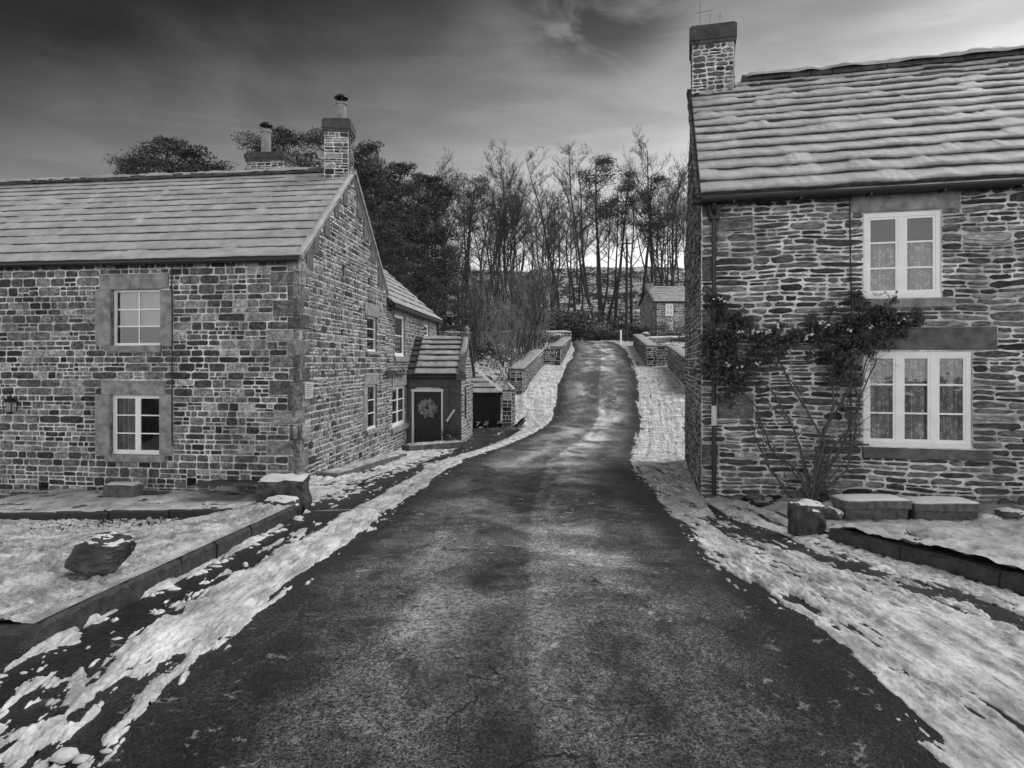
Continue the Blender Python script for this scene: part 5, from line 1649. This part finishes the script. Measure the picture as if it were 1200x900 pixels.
px3 = lambda u, y: (u - 600) / 800 * y
pz3 = lambda v, y: EYE - (v - 425) / 800 * y
parapet([(px3(612.5, 33), 33, pz3(459, 33), pz3(434, 33)), (px3(637, 42), 42, pz3(429, 42), pz3(411, 42))], .62, 'near left bridge parapet rising from its square end, snow along the coping', 5)
parapet([(px3(657, 42.2), 42.2, pz3(428, 42.2), pz3(407.5, 42.2)), (px3(669, 56), 56, pz3(409, 56), pz3(396.5, 56))], .62, 'far left bridge parapet beyond the refuge, reaching the crest', 7)
parapet([(px3(637, 42.3), 42.3, pz3(430, 42.3), pz3(411, 42.3)), (px3(656.5, 42.2), 42.2, pz3(429.5, 42.2), pz3(409, 42.2))], .5, 'short cross wall between the two left bridge parapets', 9)
parapet([(px3(806, 34), 34, pz3(449, 34), pz3(424, 34)), (px3(783, 42), 42, pz3(424, 42), pz3(407, 42))], .55, 'near right bridge parapet partly hidden by the right house', 11, inner=-1)
parapet([(px3(758, 42.2), 42.2, pz3(425, 42.2), pz3(406.5, 42.2)), (px3(742, 56), 56, pz3(404, 56), pz3(393, 56))], .6, 'far right bridge parapet leading up to the crest', 13, inner=-1)
parapet([(px3(758.5, 42.3), 42.3, pz3(425, 42.3), pz3(406.5, 42.3)), (px3(784, 42.4), 42.4, pz3(424, 42.4), pz3(407, 42.4))], .5, 'short cross wall between the two right bridge parapets', 15)
# garden walls beyond
def fieldwall(a, b, h, label, seed):
    a, b = Vector(a), Vector(b); L_ = (b - a).length; W = Wall(a, b, (0, -1)); e = empty('field_wall', (a.x, a.y, float(Hill(a.x, a.y))), label, 'wall')
    mb = MB(); n_ = max(2, int(L_ / 2)); top = []
    for i in range(n_):
        p, q = a.lerp(b, i / n_), a.lerp(b, (i + 1) / n_); z0, z1 = float(Hill(p.x, p.y)), float(Hill(q.x, q.y))
        Wi = Wall(p, q, (0, -1), (z1 - z0) / (q - p).length, z0); wall_plane(mb, Wi, 0, Wi.L, -.8, lambda s: h, []); stones(mb, Wi, 0, Wi.L, -.2, lambda s: h, [], 'coursed', seed + i, (.18, .28), (.3, .7), .2, 2.6, .03)
        top.append((p.x, p.y + .2, z0 + h)); 
    top.append((b.x, b.y + .2, float(Hill(b.x, b.y)) + h)); mb.build('stonework', 'wall_dark', e, tone=True)
    snow_strip(top, .45, .12, 'snow', 'snow_cap', e, seed, .3, .05, side=(0, 1))


fieldwall((-8, 57), (5.3, 61), .9, 'long dark field wall with a line of snow left of the bridge crest', 61)
fieldwall((11.5, 60), (19, 62), .35, 'low snow topped field wall right of the bridge beside the far house', 71)
for (u, y, v, lb) in ((653, 60, 395, 'snow capped round stone on the wall left of the bridge crest'), (756, 61, 393, 'snow capped round stone on the wall right of the bridge crest')):
    rock('cap_stone', 'dressed_dark', (px3(u, y), y, pz3(v, y) - .2), (.9, .6, .5), u, lb, 'stone', cap=.06, sub=3)

# ============================================================ FAR HOUSE
fh = empty('far_house', (19.5, 86, 5.0), 'small far stone house with snowy roof and two white cross windows beyond the bridge', 'house')
C0 = Vector((px3(768, 83), 83)); fd = Vector((1, .02)).normalized(); C1 = C0 + fd * 9; Gb = Vector((px3(750.5, 88.5), 88.5))
WA = Wall(C0, C1, (0, -1)); WBg = Wall(C0, Gb, (-1, 0)); fz0, fe, fr_ = 4.6, pz3(353.5, 83), pz3(337, 86)
ou = rect(WA, 780, 356, 789, 370); ol = rect(WA, 780, 378, 789, 390); o3 = rect(WA, 800, 378, 809, 390)
mb = MB(); gf = lambda s: fe + (fr_ - fe) * (1 - abs(s / WBg.L * 2 - 1))
wall_plane(mb, WA, 0, 9, 3.5, lambda s: fe, [ou, ol]); stones(mb, WA, 0, 9, fz0 - .4, lambda s: fe, [ou, ol], 'coursed', 91, (.2, .32), (.35, .8), .26, 2.4, .05)
wall_plane(mb, WBg, 0, WBg.L, 3.5, gf, [], breaks=(WBg.L / 2,)); stones(mb, WBg, 0, WBg.L, fz0 - .4, gf, [], 'coursed', 92, (.2, .32), (.35, .8), .26, 2.4, .05)
mb.build('wall', 'far_stone' if 'far_stone' in M else 'stone_left', fh, tone=True)
for o in (ou, ol): window(fh, WA, o, 2, 2, .02, .13, .1, .07)
mid = (C0 + Gb) / 2
roof(fh, (C0.x - .3, C0.y - .25, fe), (C1.x, C1.y - .25, fe), (mid.x - .3, mid.y, fr_ + .1), (mid.x + 9, mid.y, fr_ + .1), 9, 95, .06, .0, .05, gapamp=.01, step=.3)
mb = MB(); mb.quad((mid.x - .3, mid.y, fr_ + .1), (mid.x + 9, mid.y, fr_ + .1), (Gb.x + 9, Gb.y + .3, fe), (Gb.x - .3, Gb.y + .3, fe)); mb.build('rear_roof', 'slate', fh)
gutter(fh, Vector((C0.x - .2, C0.y - .3)), Vector((C1.x, C1.y - .3)), fe - .08, fe - .08, .09)
mb = MB(); mb.tube([(C0.x + .05, C0.y - .12, fe), (C0.x + .05, C0.y - .12, 4.5)], .07, 6); mb.build('downpipe', 'black_iron', fh)
chimney(fh, mid.x + .2, mid.y, fr_ - .6, pz3(331, 86), 1.0, .8, 0, 97, .15, ())

# pole, post and hedge bushes at the crest
tp = empty('telegraph_pole', (px3(734, 62), 62, 3.5), 'tall dark telegraph pole beside the bridge crest', 'pole')
mb = MB(); mb.tube([(px3(734, 62), 62, 3), (px3(734, 62) + .03, 62, 8), (px3(734, 62) + .05, 62, 13.0)], [.15, .13, .10], 8); mb.build('pole', 'dark_wood', tp)
mb = MB(); mb.box(px3(734, 62), 61.85, 12.5, 1.1, .1, .12); mb.build('cross_arm', 'dark_wood', tp)
mb = MB()
for k in (-.45, -.15, .15, .45): mb.lathe((px3(734, 62) + k, 61.85, 12.56), [(.03, 0), (.05, .04), (.03, .08), (.04, .12), (.01, .14)], 8)
mb.build('insulator', 'white_paint', tp)
mb = MB(); x = px3(727.5, 59); mb.tube([(x, 59, 3.2), (x, 59, pz3(387.5, 59))], .085, 8); mb.box(x, 59, pz3(387.5, 59) + .02, .19, .19, .05)
o = mb.build('marker_post', 'white_paint', None, origin=(x, 59, 3.4)); tag(o, 'slim white marker post on the snowy verge at the bridge crest', 'post')

# ============================================================ TREES
def bare_tree(name, seed, H=20, spread=.3, limbs=14, fork=.3, lean=0.0, mat='bark', r0=.24, sub=6, twig=7, mtrunk=1, crown_from=.35, up=.6, fine=.010):
    rng = random.Random(seed)
    e = bpy.data.objects.new(name, None); COL.objects.link(e); ORG[e.name] = Vector((0, 0, 0))
    T = MB(); Cw = MB()

    def path(p, d, L, n, wob, upb):
        pts = [p.copy()]; d = d.copy()
        for i in range(n):
            d = (d + Vector((rng.gauss(0, wob), rng.gauss(0, wob), rng.gauss(0, wob) * .6 + upb))).normalized()
            p = p + d * (L / n); pts.append(p.copy())
        return pts

    for tk in range(mtrunk):
        d0 = Vector((lean + rng.gauss(0, .05) * mtrunk, rng.gauss(0, .05) * mtrunk, 1)).normalized()
        p0 = Vector((rng.gauss(0, .25), rng.gauss(0, .25), -.5)) * (1 if mtrunk > 1 else 0) + Vector((0, 0, -.5))
        tp_ = path(p0, d0, H * rng.uniform(.85, 1.0), 14, .055, .05)
        n = len(tp_); rad = [r0 * (1 - .92 * (i / (n - 1)) ** .8) + .012 for i in range(n)]
        T.tube(tp_, rad, 7, cap=False)
        for li in range(limbs):
            f = crown_from + (1 - crown_from) * (li + rng.random()) / limbs; k = min(n - 2, int(f * (n - 1))); fr = f * (n - 1) - k
            p = tp_[k].lerp(tp_[k + 1], fr); a = rng.uniform(0, 2 * math.pi)
            L_ = H * spread * (1.15 - .75 * (f - crown_from) / (1 - crown_from)) * rng.uniform(.6, 1.15)
            d = Vector((math.cos(a), math.sin(a), rng.uniform(.25, .9) * up / .6)).normalized()
            lp = path(p, d, L_, 6, .13, .10); rb = rad[k] * .42
            Cw.tube(lp, [rb * (1 - .8 * i / 6) + .008 for i in range(7)], 4, cap=False)
            for si in range(sub):
                k2 = rng.randrange(2, 7); q = lp[k2 - 1].lerp(lp[k2], rng.random()) if k2 < 7 else lp[-1]
                dd = (lp[k2] - lp[k2 - 1]).normalized() if k2 < 7 else d
                dd = (dd * .8 + Vector((rng.gauss(0, .55), rng.gauss(0, .55), rng.gauss(.25, .4)))).normalized(); L2 = L_ * rng.uniform(.25, .5)
                sp = path(q, dd, L2, 4, .15, .08); Cw.tube(sp, [rb * .38 * (1 - .7 * i / 4) + .006 for i in range(5)], 3, cap=False)
                for ti in range(twig):
                    k3 = rng.randrange(1, 5); q3 = sp[k3]; d3 = (sp[k3] - sp[k3 - 1]).normalized() * .7 + Vector((rng.gauss(0, .55), rng.gauss(0, .55), rng.gauss(.2, .4))); d3.normalize()
                    L3 = L2 * rng.uniform(.25, .55); tw = path(q3, d3, L3, 2, .2, .05); Cw.tube(tw, [fine, fine * .8, fine * .4], 3, cap=False)
                    if rng.random() < .7:
                        for z in (0, 1):
                            d4 = (d3 + Vector((rng.gauss(0, .6), rng.gauss(0, .6), rng.gauss(.1, .4)))).normalized(); Cw.tube([tw[1], tw[1] + d4 * L3 * .6], [fine * .7, fine * .35], 3, cap=False)
    T.build('trunk', mat, e); Cw.build('branches', mat, e)
    return e


def pine_tree(name, seed, H=18, crown_from=.45, w=3.2, layers=26, dens=230, trunk_r=.22, lean=0, flat=.35, leafs=(.10, .22), snowy=0.0, conic=False):
    rng = random.Random(seed); e = bpy.data.objects.new(name, None); COL.objects.link(e); ORG[e.name] = Vector((0, 0, 0))
    T = MB(); Fo = MB(); S_ = MB(); pts = []; p = Vector((0, 0, -.5)); d = Vector((lean, 0, 1)).normalized()
    for i in range(13):
        pts.append(p.copy()); d = (d + Vector((rng.gauss(0, .03), rng.gauss(0, .03), .03))).normalized(); p = p + d * H / 12.3
    T.tube(pts, [trunk_r * (1 - .85 * i / 12) + .015 for i in range(13)], 7, cap=False)
    for li in range(layers):
        f = crown_from + (1 - crown_from) * (li + rng.random() * .8) / layers; k = min(11, int(f * 12)); q = pts[k].lerp(pts[k + 1], f * 12 - k)
        g_ = (f - crown_from) / (1 - crown_from); rad = w * ((1 - g_) ** .8 * .95 + .12 if conic else (math.sin(math.pi * min(1, g_ * .8 + .18)) ** .6)) * rng.uniform(.55, 1.1)
        a = rng.uniform(0, 2 * math.pi); d = Vector((math.cos(a), math.sin(a), rng.uniform(-.05, .35)))
        bp = [q, q + d * rad * .5, q + d * rad + Vector((0, 0, rad * .12))]; T.tube(bp, [.06, .045, .02], 4, cap=False)
        for c in range(5):
            t_ = rng.uniform(.35, 1.0); cc = q.lerp(bp[2], t_) + Vector((rng.gauss(0, .35), rng.gauss(0, .35), rng.gauss(0, .15))); cr = rad * rng.uniform(.22, .40) + .3
            T.tube([q.lerp(bp[2], t_ * .8), cc], [.03, .012], 3, cap=False)
            nd = int(dens / 5)
            for i in range(nd):
                u = Vector((rng.gauss(0, 1), rng.gauss(0, 1), rng.gauss(0, 1))); u.normalize(); u *= cr * rng.uniform(.45, 1.05); u.z *= flat * 1.3
                z = cc + u; dd = (u.normalized() * .8 + Vector((rng.gauss(0, .5), rng.gauss(0, .5), rng.gauss(.3, .4)))).normalized(); L_ = rng.uniform(*leafs); s = dd.cross(Vector((rng.gauss(0, 1), rng.gauss(0, 1), rng.gauss(0, 1)))).normalized() * L_ * .30
                (S_ if (snowy and u.z > cr * flat * .55 and rng.random() < snowy) else Fo).poly([z - s, z + s, z + dd * L_])
    T.build('trunk', 'bark', e); Fo.build('crown', 'needle', e)
    if snowy: S_.build('snow_on_needles', 'snow_roof', e)
    return e


def place(proto, x, y, sc=1.0, rz=0.0, z=None, label=None, cat='tree', group=None, used=set()):
    o = proto if proto.name not in used else copy_tree(proto)
    used.add(o.name)
    o.location = (x, y, (float(Hill(x, y)) if z is None else z)); o.scale = (sc, sc, sc); o.rotation_euler = (0, 0, rz)
    return tag(o, label, cat, group)


rt_ = random.Random(2024)
B = [bare_tree('bare_tree', 1, 21, .27, 17, twig=9, sub=7, crown_from=.5), bare_tree('bare_tree', 2, 22, .24, 16, lean=.06, crown_from=.55, twig=9, sub=7), bare_tree('bare_tree', 3, 19, .30, 17, crown_from=.45, twig=9, sub=7),
     bare_tree('bare_tree', 4, 24, .20, 18, crown_from=.62, up=.9, twig=9), bare_tree('bare_tree', 5, 17, .33, 12, mtrunk=2, crown_from=.3, r0=.17, sub=5, twig=6)]
SP = [bare_tree('sapling', 11, 7.5, .26, 8, mtrunk=4, r0=.055, mat='bark_pale', sub=4, twig=4, crown_from=.25, up=1.2, fine=.007), bare_tree('sapling', 12, 9, .22, 9, mtrunk=3, r0=.07, mat='bark', sub=4, twig=4, crown_from=.3, up=1.2, fine=.007), bare_tree('sapling', 13, 8, .35, 8, mtrunk=5, r0=.05, mat='bark_pale', sub=4, twig=4, crown_from=.15, up=.7, fine=.007)]
PN = [pine_tree('pine_tree', 21, 17, .30, 3.8, 36, 560, snowy=.10), pine_tree('pine_tree', 22, 15, .12, 3.6, 40, 330, snowy=.10, conic=True), pine_tree('pine_tree', 23, 19, .62, 3.2, 18, 300, lean=.03), pine_tree('pine_tree', 24, 18, .68, 2.6, 13, 280, lean=-.05)]


def at(proto, u, vtop, y, Hp, label, group=None, rz=None, cat='tree'):
    x = px3(u, y); z0 = float(Hill(x, y)); top = EYE + (425 - vtop) / 800 * y; sc = (top - z0) / Hp
    return place(proto, x, y, sc, rt_.uniform(0, 6.28) if rz is None else rz, None, label, cat, group)


# trees one can tell apart on the skyline
at(B[1], 655, 168, 98, 21.5, 'tall bare tree with a crooked leading branch right of the gap in the skyline', rz=2.4)
at(B[0], 590, 180, 96, 20, 'broad bare tree with an uneven crown at the middle of the wood')
at(B[2], 752, 160, 100, 18.5, 'tallest bare tree with a wide fine crown left of the right house')
at(B[0], 690, 178, 104, 20, 'bare tree directly left of the flat topped pine on the skyline')
at(B[3], 792, 168, 100, 23, 'bare tree with a thick trunk beside the right house chimney side')
at(PN[2], 706, 176, 94, 18.5, 'flat topped dark pine on a long bare trunk in the middle of the skyline')
at(PN[3], 722, 196, 92, 17.5, 'slightly leaning dark pine just right of the flat topped pine')
at(PN[2], 765, 200, 95, 18.5, 'dark pine with a ragged crown near the right house', rz=2)
at(PN[3], 772, 232, 90, 17.5, 'lower dark pine in front of the ragged pine near the right house', rz=1)
at(PN[3], 545, 205, 80, 17.5, 'small crowned pine on a bare trunk left of the broad bare tree', rz=4)
at(B[2], 520, 190, 78, 18.5, 'bushy bare tree rising above the dark pines left of centre')
at(B[3], 630, 225, 92, 23, 'low topped bare tree in the skyline gap')
# bare wood behind: nothing tells these apart
gl = 'thin bare tree in the dense winter wood on the hill beyond the bridge'
for i in range(56):
    u = rt_.uniform(505, 830); y = rt_.uniform(84, 132); vt = rt_.uniform(182, 262) + 20 * math.sin(u * .06)
    pr_ = rt_.choice(B); Hp = {0: 20, 1: 21.5, 2: 18.5, 3: 23, 4: 16.5}[B.index(pr_)]
    if 605 < u < 645: vt = max(vt, 232)
    at(pr_, u, vt, y, Hp, gl, 'bare trees of the wood beyond the bridge')
# near bare trees in front of the wood
gl = 'slender bare tree on the near slope left of the bridge crest'
for i in range(6):
    u = rt_.uniform(520, 700); y = rt_.uniform(64, 80); at(rt_.choice(B), u, rt_.uniform(235, 305), y, 20, gl, 'slender trees on the near slope')
gl = 'many stemmed bare sapling in the thicket left of the bridge'
for i in range(17):
    y = rt_.uniform(36, 60); u = rt_.uniform(548, 668); x = px3(u, y)
    if x > float(xl(y)) - 2.2: x = float(xl(y)) - 2.2 - rt_.uniform(0, 2.5)
    pr_ = SP[rt_.choice((0, 1, 1, 2))]; vt = rt_.uniform(268, 345); top = EYE + (425 - vt) / 800 * y
    place(pr_, x, y, (top - float(Hill(x, y))) / {0: 7.2, 1: 8.7, 2: 7.7}[SP.index(pr_)], rt_.uniform(0, 6.28), None, gl, 'sapling', 'saplings left of the bridge')
# dark pines behind the left cottage and wing
gl = 'dense dark pine in the clump behind the left gable and wing'
for (u, vt, y, k) in ((425, 168, 62, 0), (445, 182, 58, 1), (462, 188, 66, 0), (480, 232, 54, 1), (500, 240, 60, 1), (512, 205, 72, 0), (455, 225, 50, 1), (437, 205, 70, 0), (492, 200, 76, 0), (520, 262, 58, 1), (470, 262, 48, 1), (505, 285, 50, 1), (410, 190, 66, 0)):
    at(PN[k], u, vt, y, (16.5, 14.8)[k], gl, 'dark pines behind the left cottage')
at(PN[0], 188, 157, 60, 16.5, 'broad dark pine crown showing above the left cottage roof', rz=.5)
at(PN[1], 200, 164, 62, 14.8, 'dense pine crown just right of the broad crown above the roof', rz=.9)
at(PN[0], 160, 183, 66, 16.5, 'lower dark pine crown at the left of the pair above the roof', rz=2.5)
at(PN[0], 225, 176, 64, 16.5, 'dark pine crown at the right of the group above the roof', rz=4.5)
at(PN[0], 330, 146, 62, 16.5, 'dark pine top right beside the small clay chimney pot', rz=1.1)
at(PN[2], 368, 152, 60, 18.5, 'dark pine top left of the tall gable chimney', rz=.3)
at(PN[0], 258, 192, 70, 16.5, 'faint tree top just above the roof ridge', rz=3)

# evergreen bushes
def bush(seed, w, h, n=1500, snow=.1):
    rng = random.Random(seed); e = bpy.data.objects.new('evergreen_bush', None); COL.objects.link(e); ORG[e.name] = Vector((0, 0, 0)); Fm = MB(); Sm = MB(); T = MB()
    cl = [(Vector((rng.uniform(-w, w) * .5, rng.uniform(-w, w) * .35, rng.uniform(.2, .8) * h)), rng.uniform(.2, .38) * w) for _ in range(12)]
    for c, r in cl:
        T.tube([(0, 0, -.3), tuple(c * .5), tuple(c)], [.05, .035, .015], 4, cap=False)
        for i in range(n // 12):
            u = Vector((rng.gauss(0, 1), rng.gauss(0, 1), rng.gauss(0, 1))).normalized() * r * rng.uniform(.6, 1.08); u.z *= .7; p = c + u
            d = (u.normalized() + Vector((rng.gauss(0, .6), rng.gauss(0, .6), rng.gauss(0, .6)))).normalized(); s = d.orthogonal().normalized() * .05; L_ = rng.uniform(.12, .22)
            (Sm if (u.z > r * .35 and rng.random() < snow * 4) else Fm).poly([p - s, p + d * L_ * .5 - s * 1.2, p + d * L_, p + d * L_ * .5 + s * 1.2])
    T.build('stem', 'bark', e); Fm.build('foliage', 'needle', e); Sm.build('snow_on_leaves', 'snow_roof', e); return e


BU = [bush(1, 3.4, 2.4, 1800, .05), bush(2, 2.8, 1.8, 1500, .12)]
for (u, y, k, s, lb) in ((668, 63, 0, 1.25, 'large dark evergreen bush left of the bridge crest'), (700, 68, 0, .8, 'dark evergreen bush with little snow behind the crest'), (712, 66, 1, .8, 'low snow laden bush behind the road bend'), (690, 72, 1, 1.0, 'snow dusted bush above the road bend'), (724, 74, 1, 1.1, 'snow flecked bush left of the telegraph pole'), (743, 70, 1, .9, 'bush between telegraph pole and far house'), (650, 66, 0, 1.2, 'dark evergreen bush in the thicket behind the field wall'), (625, 68, 0, 1.2, 'dark evergreen bush behind the saplings'), (595, 66, 1, 1.3, 'dark bush low behind the porch and shed'), (560, 60, 0, 1.3, 'dark bush beside the pines behind the porch'), (790, 70, 0, .8, 'dark bush in front of the far house garden')):
    x = px3(u, y); place(BU[k], x, y, s, u * .7, float(Hill(x, y)) - .1, lb, 'bush')

# bracken, brambles and fallen branches over the slope
mb = MB(); rb = random.Random(31)
for i in range(9000):
    y = 36 + 94 * rb.random() ** .8; u = rb.uniform(500, 840); x = px3(u, y)
    if float(xl(y)) - 1.5 < x < float(xr(y)) + 1.5 and y < 75: continue
    if 16 < x < 28 and 78 < y < 96: continue
    if y < 60 and x > 0 and x > float(xl(y)) - 2: continue
    if fbm(x / 4, y / 4, 3, 2) < .42: continue
    z = float(Hill(x, y)) - .1; n_ = 4
    for k in range(n_):
        d = Vector((rb.gauss(0, 1), rb.gauss(0, 1), abs(rb.gauss(0, .6)) + .1)).normalized() * rb.uniform(.4, 1.3); s = d.cross(Vector((0, 1, .3))).normalized() * rb.uniform(.012, .045); p = Vector((x + rb.gauss(0, .3), y + rb.gauss(0, .3), z))
        m_ = p + d * .55; e_ = p + d + Vector((0, 0, -.25 * d.length)); mb.poly([p - s, p + s, m_ + s * .8, e_, m_ - s * .8])
o = mb.build('undergrowth', 'bark', None); o['kind'] = 'stuff'
